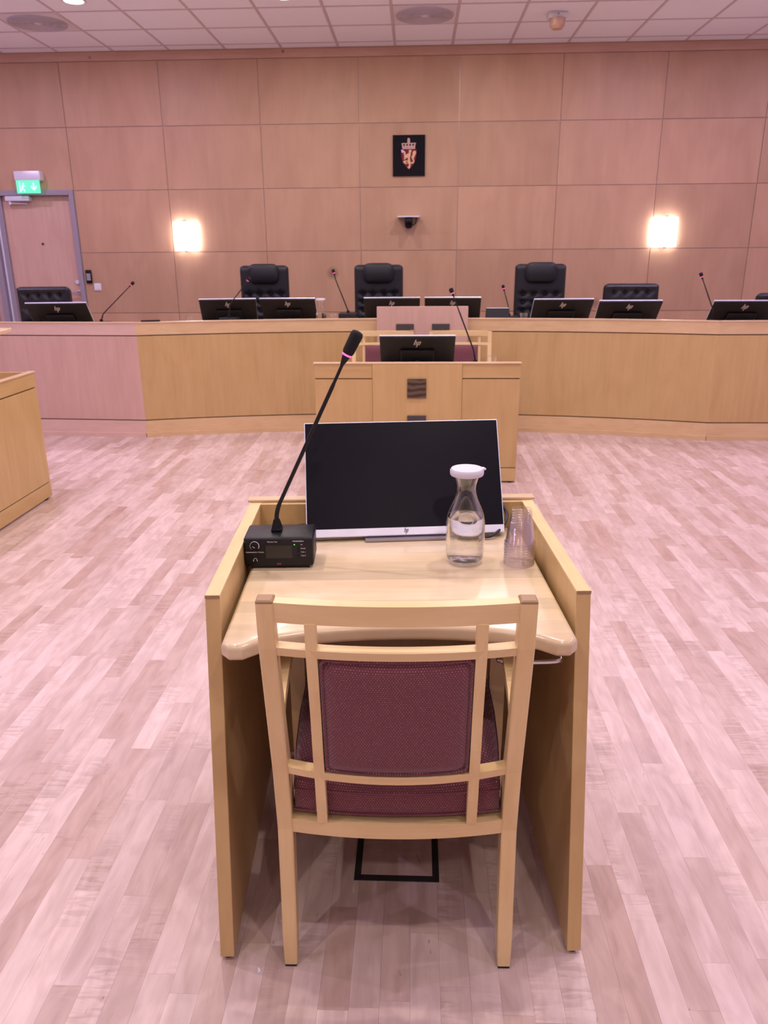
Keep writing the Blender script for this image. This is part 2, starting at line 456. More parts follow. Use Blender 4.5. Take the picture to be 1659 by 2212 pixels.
for i, (x, y, L, t) in enumerate(planks):
    if i in near:
        b_m = bm_new(); ly = b_m.verts.layers.float.new('tone'); plank_mesh(b_m, ly, x, y, L, t)
        obj('plank', b_m, 'parquet', floor, fix=False)
    else: plank_mesh(bmS, layS, x, y, L, t)
far_planks = obj('plank_field', bmS, 'parquet', floor, fix=False); far_planks['kind'] = 'stuff'

# ---- walls
bm = bm_new(); box(bm, XL, -4.96, D, D + 0.2, 0, 3.8); box(bm, -3.93, XR, D, D + 0.2, 0, 3.8); box(bm, -4.96, -3.93, D, D + 0.2, 2.19, 3.8)
box(bm, -4.96, -3.93, D + 0.12, D + 0.2, 0, 2.19)
wall = struct(obj('wall_front', bm, 'joint'))
PX = [-6.3, -6.11, -5.015, -3.92, -2.826, -1.733, -0.64, 0.457, 1.554, 2.65, 3.745, 4.84, 5.935, 6.2]
PZ = [0.0, 0.145, 0.812, 1.497, 2.17, 2.823, 3.468]
for j in range(len(PZ) - 1):
    for i in range(len(PX) - 1):
        x0, x1, z0, z1 = PX[i], PX[i + 1], PZ[j], PZ[j + 1]
        if z1 < 2.18 and x0 < -3.93 and x1 > -4.96:
            if x0 < -4.97: x1 = min(x1, -4.965)
            if x0 >= -5.02: continue
        bm = bm_new(); g = 0.003
        box(bm, x0 + g, x1 - g, D - 0.012, D - 0.0005, z0 + g, z1 - g, 0.0012, 1)
        obj('panel', bm, 'wall_veneer', wall)
for name, x0, x1, y0, y1 in (('wall_left', XL - 0.2, XL, YB, D + 0.2), ('wall_right', XR, XR + 0.2, YB, D + 0.2), ('wall_back', XL, XR, YB - 0.2, YB)):
    bm = bm_new(); box(bm, x0, x1, y0, y1, 0, 3.8); struct(obj(name, bm, 'white_wall'))
bm = bm_new(); box(bm, XL, XR, D - 0.022, D, 3.468, CEIL - 0.008, 0.002)
struct(obj('trim_1', bm, 'cornice_wood'))

# ---- ceiling: slab, grid and single tiles over the part in view
bm = bm_new(); box(bm, XL, XR, YB, D + 0.2, CEIL + 0.012, CEIL + 0.2)
ceil = struct(obj('ceiling', bm, 'ceiling_tile'))
TX0, TY0, TS = -0.243, 7.932, 0.61
yl = [TY0 + TS * k for k in range(-3, 3)]
bm = bm_new()
ybeg = yl[0]
for k in range(-9, 11):
    x = TX0 + TS * k; box(bm, x - 0.012, x + 0.012, ybeg, D, CEIL - 0.002, CEIL + 0.02)
for y in yl: box(bm, XL, XR, y - 0.012, y + 0.012, CEIL - 0.003, CEIL + 0.02)
obj('grid_rail', bm, 'ceiling_grid', ceil)
bm = bm_new(); box(bm, XL, XR, D - 0.02, D + 0.001, CEIL - 0.008, CEIL + 0.002); obj('edge_angle', bm, 'dark_birch', ceil)
for r in range(-3, 3):
    for k in range(-9, 10):
        x = TX0 + TS * k; y = TY0 + TS * r; y1 = min(y + TS, D)
        bm = bm_new(); box(bm, x + 0.0125, x + TS - 0.0125, y + 0.0125, y1 - 0.0125, CEIL, CEIL + 0.012, 0.003, 1)
        obj('tile', bm, 'ceiling_tile', ceil)

# ---- ceiling fittings
def make_downlight():
    t = thing('ceiling_downlight', 'round recessed downlight', 'downlight', (0, 0, CEIL), 0, 'recessed ceiling downlights')
    bm = bm_new(); lathe(bm, [(0.075, -0.002), (0.10, -0.010), (0.108, -0.006), (0.108, 0.0)], 40); obj('trim_ring', bm, 'white_plastic', t, True)
    bm = bm_new(); lathe(bm, [(0.0, -0.0035), (0.06, -0.004), (0.085, -0.0045)], 40); obj('diffuser', bm, 'downlight_glow', t, 'all')
    return t
dl0 = make_downlight(); downs = []
for iy, y in enumerate([7.627, 5.797, 3.967, 2.137, 0.307, -1.523]):
    for ix, x in enumerate([-4.818, -2.988, -1.158, 0.672, 2.502, 4.332]):
        lab = 'round recessed ceiling downlight out of the frame above the room'
        if iy == 0 and ix == 1: lab = 'round lit downlight in the ceiling at the top left beside the perforated vent'
        if iy == 0 and ix == 2: lab = 'round lit downlight cut by the top edge, between the left vent and the middle'
        if ix in (0, 5) and iy not in (0, 2): continue
        if iy >= 5 and ix not in (2, 3): continue
        o = dup(dl0, (x, y, CEIL), 0, lab)
        ld = bpy.data.lights.new('downlight_lamp', 'AREA'); ld.shape = 'DISK'; ld.size = 0.06
        ld.spread = math.radians(180)
        f = 1.0
        f = (1.12, 0.88, 0.97, 1.1, 0.85, 0.7)[iy]
        ld.energy = LAMP_WATT * f
        ld.color = LAMP_COL_MID if ix in (2, 3) else LAMP_COL_SIDE
        downs.append((o, ld))
for ch in list(dl0.children): bpy.data.objects.remove(ch)
bpy.data.objects.remove(dl0)
for o, ld in downs:
    lo = bpy.data.objects.new('downlight_lamp', ld); C.objects.link(lo); lo.parent = o; lo.location = (0, 0, -0.016)

def make_vent(label, x, y):
    t = thing('ceiling_vent', label, 'vent', (x, y, CEIL), 0, 'round ceiling vents')
    bm = bm_new(); box(bm, -0.285, 0.285, -0.285, 0.285, -0.006, 0.0, 0.002, 1); obj('plate', bm, 'white_plastic', t)
    for i in range(9):
        r = 0.045 + i * 0.026
        bm = bm_new(); lathe(bm, [(r, -0.0065), (r + 0.003, -0.016), (r + 0.013, -0.018), (r + 0.017, -0.0065)], 48)
        obj('ring', bm, 'vent_ring', t, True)
    bm = bm_new(); lathe(bm, [(0.0, -0.018), (0.03, -0.016), (0.04, -0.0065)], 32); obj('hub', bm, 'white_plastic', t, True)
make_vent('round ringed ceiling vent at the top left corner near the downlight', -3.598, 8.237)
make_vent('round ceiling vent in the middle of the ceiling above the coat of arms', 0.062, 8.237)
t = thing('motion_sensor', 'white box sensor with brown lens hanging under the ceiling on the right', 'sensor', (1.29, 8.26, CEIL))
bm = bm_new(); box(bm, -0.085, 0.085, -0.05, 0.09, -0.05, 0.0, 0.01); obj('housing', bm, 'white_plastic', t, True)
bm = bm_new(); lathe(bm, [(0, -0.14), (0.045, -0.135), (0.068, -0.11), (0.072, -0.05)], 28, 0, -0.005); obj('lens', bm, 'cornice_wood', t, True)
bm = bm_new(); tube(bm, [(0.0, -0.0505, -0.02), (0.0, -0.053, -0.02)], 0.008); obj('indicator', bm, 'grey_metal', t)

# ---- door
bm = bm_new(); box(bm, -4.80, -3.985, D + 0.045, D + 0.09, 0.006, 2.122, 0.002)
door = struct(obj('door_1', bm, 'door_veneer'))
def dpart(name, bm, mat, parent=None, smooth=False): return obj(name, bm, mat, parent or door, smooth)
bm = bm_new()
box(bm, -4.95, -4.89, D - 0.028, D + 0.11, 0, 2.18, 0.004); box(bm, -4.89, -4.802, D + 0.012, D + 0.11, 0, 2.18, 0.003)
dpart('frame_jamb', bm, 'frame_grey')
bm = bm_new(); box(bm, -4.868, -4.852, D + 0.002, D + 0.013, 0, 2.17); dpart('frame_bead', bm, 'silver')
bm = bm_new(); box(bm, -3.983, -3.93, D - 0.028, D + 0.11, 0, 2.18, 0.004); dpart('frame_jamb', bm, 'frame_grey')
bm = bm_new(); box(bm, -4.888, -3.984, D - 0.028, D + 0.11, 2.124, 2.18, 0.004); dpart('frame_head', bm, 'frame_grey')
h = bm_new(); tube(h, smooth_path([(-4.03, D + 0.043, 1.055), (-4.03, D - 0.005, 1.055), (-4.05, D - 0.012, 1.055), (-4.15, D - 0.012, 1.045)], 4), 0.010)
hd = dpart('handle', h, 'chrome', None, True)
h = bm_new(); tube(h, [(-4.03, D + 0.044, 1.055), (-4.03, D + 0.034, 1.055)], 0.026, 20); obj('rose', h, 'chrome', hd, True)
h = bm_new(); tube(h, [(-4.03, D + 0.044, 1.17), (-4.03, D + 0.026, 1.17)], 0.024, 20); dpart('lock_rose', h, 'silver', None, True)
h = bm_new(); tube(h, [(-4.39, D + 0.044, 1.60), (-4.39, D + 0.036, 1.60)], 0.013, 16); dpart('peephole', h, 'dark_box_frame', None, True)
h = bm_new(); box(h, -4.72, -4.44, D - 0.05, D + 0.043, 2.066, 2.118, 0.006); clo = dpart('closer', h, 'silver', None, True)
h = bm_new(); tube(h, [(-4.68, D - 0.02, 2.065), (-4.68, D - 0.02, 2.03)], 0.013); tube(h, [(-4.68, D - 0.02, 2.045), (-4.5, D + 0.03, 2.04)], 0.009); obj('closer_arm', h, 'silver', clo, True)

# ---- wall fittings
t = thing('exit_sign', 'green glowing exit sign with running figure and down arrow over the door', 'exit sign', (-4.395, D, 2.14))
bm = bm_new(); box(bm, -0.15, 0.15, -0.115, -0.002, 0.135, 0.235, 0.012); obj('housing', bm, 'silver', t, True)
bm = bm_new(); box(bm, -0.135, 0.135, -0.115, -0.105, 0.0, 0.136, 0.003); sp = obj('sign_panel', bm, 'exit_green', t)
ym = lambda x, y, z: (x, -z, y)
bm = bm_new()
prism(bm, [(-0.10, 0.018), (-0.10, 0.12), (-0.088, 0.12), (-0.088, 0.018)], 0.1152, 0.1162, map=ym)
man = [[(-0.062, 0.095), (-0.05, 0.095), (-0.05, 0.108), (-0.062, 0.108)], [(-0.08, 0.055), (-0.066, 0.09), (-0.048, 0.088), (-0.058, 0.05)],
       [(-0.062, 0.055), (-0.04, 0.04), (-0.044, 0.015), (-0.054, 0.015), (-0.052, 0.035), (-0.072, 0.048)], [(-0.074, 0.052), (-0.085, 0.03), (-0.105, 0.028), (-0.105, 0.02), (-0.08, 0.021), (-0.064, 0.048)],
       [(-0.05, 0.085), (-0.034, 0.065), (-0.026, 0.072), (-0.044, 0.09)]]
for q in man[1:]: prism(bm, q, 0.1152, 0.1162, map=ym)
lathe_pts = [(-0.05 + 0.009 * math.cos(a * PI / 6), 0.102 + 0.009 * math.sin(a * PI / 6)) for a in range(12)]
prism(bm, lathe_pts, 0.1152, 0.1162, map=ym)
obj('running_figure', bm, 'exit_white', sp)
bm = bm_new()
prism(bm, [(0.056, 0.055), (0.056, 0.112), (0.074, 0.112), (0.074, 0.055)], 0.1152, 0.1162, map=ym)
prism(bm, [(0.065, 0.026), (0.03, 0.064), (0.03, 0.084), (0.065, 0.05), (0.10, 0.084), (0.10, 0.064)], 0.1152, 0.1160, map=ym)
obj('arrow', bm, 'exit_white', sp)

t = thing('door_keypad', 'black door keypad with light keys beside the door frame', 'keypad', (-3.862, D - 0.012, 1.155))
bm = bm_new(); box(bm, -0.034, 0.034, -0.022, 0, 0, 0.152, 0.005); obj('body', bm, 'black_plastic', t, True)
for r in range(4):
    for c in range(3):
        bm = bm_new(); box(bm, -0.022 + c * 0.016, -0.010 + c * 0.016, -0.0245, -0.0215, 0.036 + r * 0.02, 0.048 + r * 0.02, 0.001, 1); obj('key', bm, 'silver', t)
t = thing('light_switch', 'white square wall switch right below the black keypad', 'switch', (-3.773, D - 0.012, 1.072))
bm = bm_new(); box(bm, -0.041, 0.041, -0.012, 0, 0, 0.082, 0.003); obj('plate', bm, 'white_plastic', t)
bm = bm_new(); box(bm, -0.027, 0.027, -0.017, -0.012, 0.014, 0.068, 0.002); obj('rocker', bm, 'white_plastic', t)

def sconce(label, x):
    t = thing('wall_lamp', label, 'wall lamp', (x, D - 0.012, 1.51), 0, 'square glowing wall lamps')
    bm = bm_new(); box(bm, -0.08, 0.08, -0.025, 0, 0.06, 0.25); obj('back_plate', bm, 'white_plastic', t)
    n = 12; ring = []
    bm = bm_new()
    pts = [(-0.138 + 0.276 * k / n, -0.055 - 0.05 * math.sin(PI * k / n)) for k in range(n + 1)]
    prism(bm, pts + [(0.138, -0.045), (-0.138, -0.045)], 0.004, 0.314)
    obj('shade', bm, 'lamp_glow', t)
    for z in (-0.012, 0.314):
        bm = bm_new(); box(bm, -0.018, 0.018, -0.10, -0.03, z, z + 0.016, 0.003); obj('clip', bm, 'chrome', t)
    bm = bm_new(); box(bm, -0.01, 0.01, -0.045, -0.02, -0.012, 0.33); obj('bracket', bm, 'chrome', t)
sconce('square glowing wall lamp on the left, between the door and the left black chair', -2.65)
sconce('square glowing wall lamp on the right, above the low tufted chair', 2.777)

# coat of arms
t = thing('coat_of_arms', 'black wall plaque with a red shield, gold lion and crown', 'plaque', (-0.092, D - 0.012, 2.283))
bm = bm_new(); box(bm, -0.178, 0.178, -0.025, 0, 0, 0.415, 0.003); pl = obj('plaque', bm, 'crest_black', t)
S = 0.355 / 1290.0; ox, oy = 810.0, 1850.0            # drawing units measured on the plaque
SV = 0.415 / 1635.0
def cp(pts): return [((x - ox) * S, (oy - y) * SV) for x, y in pts]
bm = bm_new(); prism(bm, cp([(490, 790), (1120, 790), (1110, 960), (1095, 1120), (1040, 1290), (960, 1430), (870, 1530), (810, 1590), (745, 1530), (640, 1410), (560, 1290), (515, 1120), (495, 960)]), 0.0255, 0.031, map=ym)
obj('shield', bm, 'crest_red', t)
lion = [
    [(800, 815), (900, 810), (920, 860), (880, 930), (880, 1030), (850, 1120), (860, 1230), (880, 1330), (850, 1400), (760, 1340), (740, 1270), (780, 1170), (720, 1060), (690, 1010), (760, 960), (840, 910), (780, 890), (830, 860)],
    [(700, 1000), (640, 950), (600, 930), (590, 980), (640, 1020), (600, 1080), (640, 1110), (600, 1180), (640, 1200), (700, 1140), (760, 1100)],
    [(750, 1270), (700, 1220), (600, 1250), (580, 1310), (660, 1360), (740, 1390), (720, 1330), (660, 1300), (700, 1280)],
    [(800, 1360), (880, 1330), (880, 1440), (860, 1520), (820, 1570), (770, 1530), (750, 1490), (810, 1460)],
    [(860, 1330), (940, 1370), (1010, 1340), (1030, 1250), (1000, 1160), (1060, 1030), (1100, 930), (1080, 850), (1010, 850), (960, 910), (960, 1000), (910, 1100), (940, 1180), (980, 1250), (960, 1310), (900, 1290)]]
bm = bm_new()
for i, q in enumerate(lion): prism(bm, cp(q), 0.0305, 0.0345 + i * 0.0003, map=ym)
obj('lion', bm, 'crest_gold', t)
bm = bm_new(); prism(bm, cp([(500, 800), (560, 810), (650, 880), (690, 960), (650, 950), (600, 900), (540, 930), (510, 880)]), 0.0305, 0.035, map=ym); obj('axe', bm, 'axe_silver', t)
bm = bm_new()
prism(bm, cp([(540, 720), (1060, 720), (1050, 775), (550, 775)]), 0.0255, 0.034, map=ym)
prism(bm, cp([(515, 545), (1090, 535), (1085, 572), (520, 580)]), 0.0255, 0.0335, map=ym)
for i in range(5):
    xa = 520 + i * 127; xb = 545 + i * 113
    prism(bm, cp([(xa - 4, 560), (xa + 48, 560), (xb + 50, 730), (xb, 730)]), 0.0255, 0.033, map=ym)
prism(bm, cp([(545, 650), (1065, 650), (1060, 700), (550, 700)]), 0.0255, 0.0325, map=ym)
for (cx_, cy_, r) in ((800, 480, 58), (800, 395, 52)):
    prism(bm, cp([(cx_ + r * math.cos(a * PI / 8), cy_ + r * math.sin(a * PI / 8)) for a in range(16)]), 0.0255, 0.034, map=ym)
obj('crown', bm, 'crest_pink', t)

# wall camera under a small shelf
t = thing('wall_camera', 'black dome camera under a thin silver shelf below the coat of arms', 'camera', (-0.092, D - 0.012, 1.715))
bm = bm_new(); box(bm, -0.125, 0.125, -0.17, 0, 0.132, 0.144, 0.003); obj('shelf', bm, 'silver', t)
bm = bm_new(); box(bm, -0.045, 0.045, -0.15, -0.04, 0.06, 0.132, 0.012); lathe(bm, [(0.046, 0.07), (0.046, 0.045), (0.03, 0.02), (0, 0.012)], 24, 0, -0.095); obj('body', bm, 'black_plastic', t, True)
bm = bm_new(); tube(bm, [(0, -0.15, 0.055), (0, -0.185, 0.05)], [0.037, 0.034], 24); obj('lens', bm, 'gloss_black', t, True)
bm = bm_new(); tube(bm, smooth_path([(0.085, -0.03, 0.132), (0.082, -0.03, 0.09), (0.055, -0.03, 0.055), (0.03, -0.05, 0.06)], 4), 0.006); obj('cable', bm, 'black_plastic', t, True)

# ================================================================== JUDGES' BENCH
bench = thing('judges_bench', 'long curved birch bench with dark groove lines in front of the panelled wall', 'bench', (0, 6.4, 0))
def circ3(a, b, c):
    ax, ay = a; bx, by = b; cx, cy = c
    d = 2 * (ax * (by - cy) + bx * (cy - ay) + cx * (ay - by))
    ux = ((ax**2 + ay**2) * (by - cy) + (bx**2 + by**2) * (cy - ay) + (cx**2 + cy**2) * (ay - by)) / d
    uy = ((ax**2 + ay**2) * (cx - bx) + (bx**2 + by**2) * (ax - cx) + (cx**2 + cy**2) * (bx - ax)) / d
    return ux, uy, math.hypot(ax - ux, ay - uy)
PA, PM, PB = (-2.272, 6.297), (0.03, 6.60), (2.356, 6.223)
ux, uy, rr = circ3(PA, PM, PB)
a0 = math.atan2(PA[1] - uy, PA[0] - ux); a1 = math.atan2(PB[1] - uy, PB[0] - ux)
NA = 32
arc = [(ux + rr * math.cos(a0 + (a1 - a0) * k / NA), uy + rr * math.sin(a0 + (a1 - a0) * k / NA)) for k in range(NA + 1)]
wingL = [(-5.4, 6.51), PA]; wingR = [PB, (5.2, 6.235)]
def normals(path):
    out = []
    for i in range(len(path)):
        p0 = path[max(i - 1, 0)]; p1 = path[min(i + 1, len(path) - 1)]
        dx, dy = p1[0] - p0[0], p1[1] - p0[1]; l = math.hypot(dx, dy); out.append((-dy / l, dx / l))   # points back (+y)
    return out
def ribbon(name, path, off0, off1, z0, z1, mat, parent=bench, smooth=False):
    """strip of board along a path; off0 front face, off1 back face (positive = away from the room)"""
    nn = normals(path); bm = bm_new(); rings = []
    for (x, y), (nx, ny) in zip(path, nn):
        fx, fy, bx_, by_ = x + nx * off0, y + ny * off0 - 6.4, x + nx * off1, y + ny * off1 - 6.4
        rings.append([(fx, fy, z0), (bx_, by_, z0), (bx_, by_, z1), (fx, fy, z1)])
    loft(bm, rings)
    return obj(name, bm, mat, parent, smooth)
def section(path, mat_panel, mat_band):
    ribbon('skirting', path, -0.018, 0.02, 0.0, 0.036, mat_band, smooth=True)
    ribbon('lower_band', path, 0.0, 0.03, 0.034, 0.139, mat_band, smooth=True)
    ribbon('groove_strip', path, 0.012, 0.03, 0.130, 0.160, 'groove', smooth=True)
    ribbon('front_panel', path, 0.0, 0.03, 0.148, 0.836, mat_panel, smooth=True)
    ribbon('groove_strip', path, 0.012, 0.03, 0.830, 0.850, 'groove', smooth=True)
    ribbon('upper_band', path, -0.001, 0.03, 0.8445, 0.938, mat_band, smooth=True)
    ribbon('top_cap', path, -0.006, 0.055, 0.938, 0.946, 'birch_pale_x', smooth=True)
section(wingL, 'wing_veneer', 'wing_band')
cut = [0, 11, 21, NA]
for s0, s1 in zip(cut, cut[1:]): section(arc[s0:s1 + 1], 'birch_z', 'band_x')
section(wingR, 'birch_z', 'band_x')
full = [wingL[0]] + arc + [wingR[1]]
ribbon('worktop', full, 0.06, 1.15, 0.81, 0.84, 'birch_pale_x')
# raised centre panel with two square plates
bm = bm_new(); box(bm, -0.325, 0.425, 0.115, 0.155, 0.0, 1.046, 0.002)
rp_ = obj('raised_panel', bm, 'wing_veneer', bench)
for x in (-0.165, 0.13):
    bm = bm_new(); box(bm, x, x + 0.145, 0.103, 0.1145, 0.765, 0.909, 0.003); obj('plate', bm, 'plate_slate', rp_)

# ================================================================== DESKS
def desk_front_set(root, x0, x1, xm0, xm1, y, sgn=-1):
    """front boards of a desk: side fields with grooves, plain centre field (front looks to -y)"""
    for a, b in ((x0, xm0), (xm1, x1)):
        bm = bm_new(); box(bm, a, b, y, y + 0.03, 0.012, 0.100, 0.001, 1); obj('lower_band', bm, 'birch_x', root)
        bm = bm_new(); box(bm, a + 0.002, b - 0.002, y + 0.010, y + 0.028, 0.095, 0.110); obj('groove_strip', bm, 'groove', root)
        bm = bm_new(); box(bm, a, b, y, y + 0.03, 0.106, 0.690, 0.001, 1); obj('front_panel', bm, 'birch_z', root)
        bm = bm_new(); box(bm, a + 0.002, b - 0.002, y + 0.010, y + 0.028, 0.685, 0.702); obj('groove_strip', bm, 'groove', root)
        bm = bm_new(); box(bm, a, b, y, y + 0.03, 0.697, 0.788, 0.001, 1); obj('upper_band', bm, 'birch_x', root)
    if xm1 > xm0 + 0.01:
        bm = bm_new(); box(bm, xm0 + 0.001, xm1 - 0.001, y - 0.006, y + 0.03, 0.012, 0.788, 0.001, 1); return obj('centre_panel', bm, 'birch_z', root)

# centre desk (seen from its front)
cd = thing('clerk_desk', 'birch desk with square dark plates on its front, in the middle of the room', 'desk', (0.0, 4.962, 0))
cpn = desk_front_set(cd, -0.653, 0.666, -0.280, 0.297, 0.0)
bm = bm_new(); box(bm, -0.055, 0.067, -0.018, -0.0065, 0.571, 0.694, 0.002); obj('plate', bm, 'plate_hill', cpn)
for z in (0.334, 0.097):
    bm = bm_new(); box(bm, -0.055, 0.067, -0.018, -0.0065, z, z + 0.122, 0.002); obj('plate', bm, 'plate_slate', cpn)
bm = bm_new(); box(bm, -0.660, 0.672, -0.008, 0.034, 0.788, 0.797, 0.002); obj('top_cap', bm, 'birch_pale_x', cd)
for s, xx in ((-1, -0.653), (1, 0.636)):
    bm = bm_new(); box(bm, xx, xx + 0.03, 0.0305, 0.64, 0.0, 0.69, 0.001, 1); obj('side_panel', bm, 'birch_z', cd)
bm = bm_new(); box(bm, -0.62, 0.633, 0.035, 0.63, 0.655, 0.69, 0.004); obj('desktop', bm, 'birch_top', cd)
for xx in (-0.64, 0.62):
    bm = bm_new(); box(bm, xx, xx + 0.02, 0.005, 0.03, 0.0, 0.0125); obj('foot', bm, 'rubber', cd)

# left desk: its front looks to the right (+x)
ld_ = thing('side_desk', 'birch desk at the left edge with two dark groove lines', 'desk', (-2.313, 4.598, 0), PI / 2)
# local -y is world +x ; local x is world y
desk_front_set(ld_, -1.95, 0.0, -0.001, -0.001, 0.0) if False else None
for nm, z0, z1, mt in (('lower_band', 0.012, 0.100, 'birch_x'), ('front_panel', 0.106, 0.697, 'birch_z'), ('upper_band', 0.704, 0.79, 'birch_x')):
    bm = bm_new(); box(bm, -1.95, 0.0, 0.0, 0.03, z0, z1, 0.001, 1); obj(nm, bm, mt, ld_)
for z in (0.103, 0.7005):
    bm = bm_new(); box(bm, -1.948, -0.002, 0.010, 0.028, z - 0.008, z + 0.008); obj('groove_strip', bm, 'groove', ld_)
bm = bm_new(); box(bm, -1.955, 0.004, -0.006, 0.034, 0.79, 0.798, 0.002); obj('top_cap', bm, 'birch_pale_x', ld_)
for xx in (-1.95, -0.03):
    bm = bm_new(); box(bm, xx, xx + 0.03, 0.031, 0.70, 0.0, 0.793, 0.001, 1); obj('side_panel', bm, 'birch_z', ld_)
bm = bm_new(); box(bm, -1.915, -0.035, 0.035, 0.72, 0.70, 0.735, 0.004); obj('desktop', bm, 'birch_top', ld_)
for xx in (-1.9, -0.08):
    bm = bm_new(); box(bm, xx, xx + 0.03, 0.003, 0.03, 0.0, 0.0125); obj('foot', bm, 'rubber', ld_)

# reading lectern standing on the left desk, its board end in view
t = thing('table_lectern', 'small birch lectern board showing its end at the left edge above the side desk', 'lectern', (-2.78, 4.40, 0.7353), 0.0)
bm = bm_new(); box(bm, -0.14, 0.14, -0.12, 0.12, 0.0, 0.02, 0.004); obj('base', bm, 'birch_x', t)
bm = bm_new(); box(bm, -0.03, 0.03, -0.03, 0.03, 0.02, 0.285, 0.003); obj('column', bm, 'birch_z', t)
bm = bm_new(); box(bm, -0.36, 0.44, -0.07, 0.07, -0.011, 0.011, 0.004)
for v in bm.verts: v.co = Vector((v.co.x, v.co.y, 0.315 + v.co.y * 0.05 + v.co.z))
obj('board', bm, 'birch_pale_x', t)
bm = bm_new(); box(bm, -0.36, 0.44, -0.086, -0.0705, 0.285, 0.326, 0.003); obj('lip', bm, 'birch_solid_x', t)
# witness desk in the foreground
WTH = 0.0541
wd = thing('witness_desk', 'narrow birch desk with open front in the foreground', 'desk', (-0.0325, 1.423, 0), WTH)
for s in (-1, 1):
    bm = bm_new()
    pr = [(-0.145, 0.012), (0.612, 0.012), (0.612, 0.797), (0.0, 0.797)]
    xa, xb = (-0.391, -0.361) if s < 0 else (0.361, 0.391)
    prism(bm, pr, xa, xb, 0.0012, 1, map=lambda a, b, c: (c, a, b)); sp_ = obj('side_panel', bm, 'birch_z', wd)
    bm = bm_new(); prism(bm, [(-0.0005, 0.797), (0.612, 0.797), (0.612, 0.8015), (-0.0013, 0.8015)], xa, xb, 0.0, 1, map=lambda a, b, c: (c, a, b)); obj('edge_band', bm, 'birch_solid_y', sp_)
    bm = bm_new(); box(bm, xa, xb, -0.0022, -0.0014, 0.7955, 0.8015); obj('edge_end', bm, 'end_grain', sp_)
    for yy in (-0.125, 0.56):
        bm = bm_new(); tube(bm, [(xa + 0.015, yy, 0.0), (xa + 0.015, yy, 0.0125)], 0.012, 14); obj('foot', bm, 'rubber', sp_)
bm = bm_new(); box(bm, -0.361, 0.361, 0.592, 0.612, 0.012, 0.8015); obj('back_panel', bm, 'birch_z', wd)
bm = bm_new(); box(bm, -0.391, 0.391, 0.6125, 0.64, 0.012, 0.8015, 0.001, 1); obj('front_board', bm, 'birch_z', wd)
bm = bm_new(); box(bm, -0.398, 0.398, 0.611, 0.647, 0.8018, 0.809, 0.002); obj('top_cap', bm, 'birch_pale_x', wd)
# desktop with bowed front and chamfered corners
half_ = [(-0.306, -0.092), (-0.274, -0.066), (-0.235, -0.050), (-0.2, -0.039), (-0.169, -0.031), (-0.12, -0.023), (-0.06, -0.018), (0.0, -0.0165)]
pts = [(-0.350, 0.575), (-0.350, -0.074), (-0.334, -0.092)] + half_ + [(-x, y) for x, y in half_[-2::-1]] + [(0.334, -0.092), (0.350, -0.074), (0.350, 0.575)]
def inset(poly, d):
    out = []; n = len(poly)
    for i in range(n):
        a, b, c = Vector(poly[i - 1]), Vector(poly[i]), Vector(poly[(i + 1) % n])
        e1 = (b - a).normalized(); e2 = (c - b).normalized()
        n1 = Vector((-e1.y, e1.x)); n2 = Vector((-e2.y, e2.x)); m_ = (n1 + n2).normalized()
        out.append(tuple(b + m_ * (d / max(0.5, m_.dot(n1)))))
    return out
bm = bm_new(); rings = []
for k in range(7):
    a = PI / 2 * k / 6; rings.append([(x, y, 0.711 - 0.011 * math.cos(a)) for x, y in inset(pts, 0.011 * (1 - math.sin(a)))])
for k in range(7):
    a = PI / 2 * k / 6; rings.append([(x, y, 0.724 + 0.011 * math.sin(a)) for x, y in inset(pts, 0.011 * (1 - math.cos(a)))])
loft(bm, rings); obj('desktop', bm, 'birch_top', wd, True)
bm = bm_new(); box(bm, -0.352, 0.352, 0.20, 0.222, 0.605, 0.6995); ap = obj('apron', bm, 'dark_birch', wd)
for x in (-0.2, 0.16):
    bm = bm_new(); tube(bm, [(x, 0.2, 0.655), (x, 0.1975, 0.655)], 0.005, 12); obj('screw', bm, 'chrome', ap)
bm = bm_new()
tube(bm, smooth_path([(0.215, 0.07, 0.70), (0.215, 0.06, 0.66), (0.215, 0.035, 0.635), (0.226, 0.022, 0.629), (0.335, 0.018, 0.630), (0.346, 0.026, 0.636), (0.346, 0.055, 0.662), (0.346, 0.085, 0.70)], 5), 0.0055, 12)
obj('hook_bar', bm, 'chrome', wd, 'all')

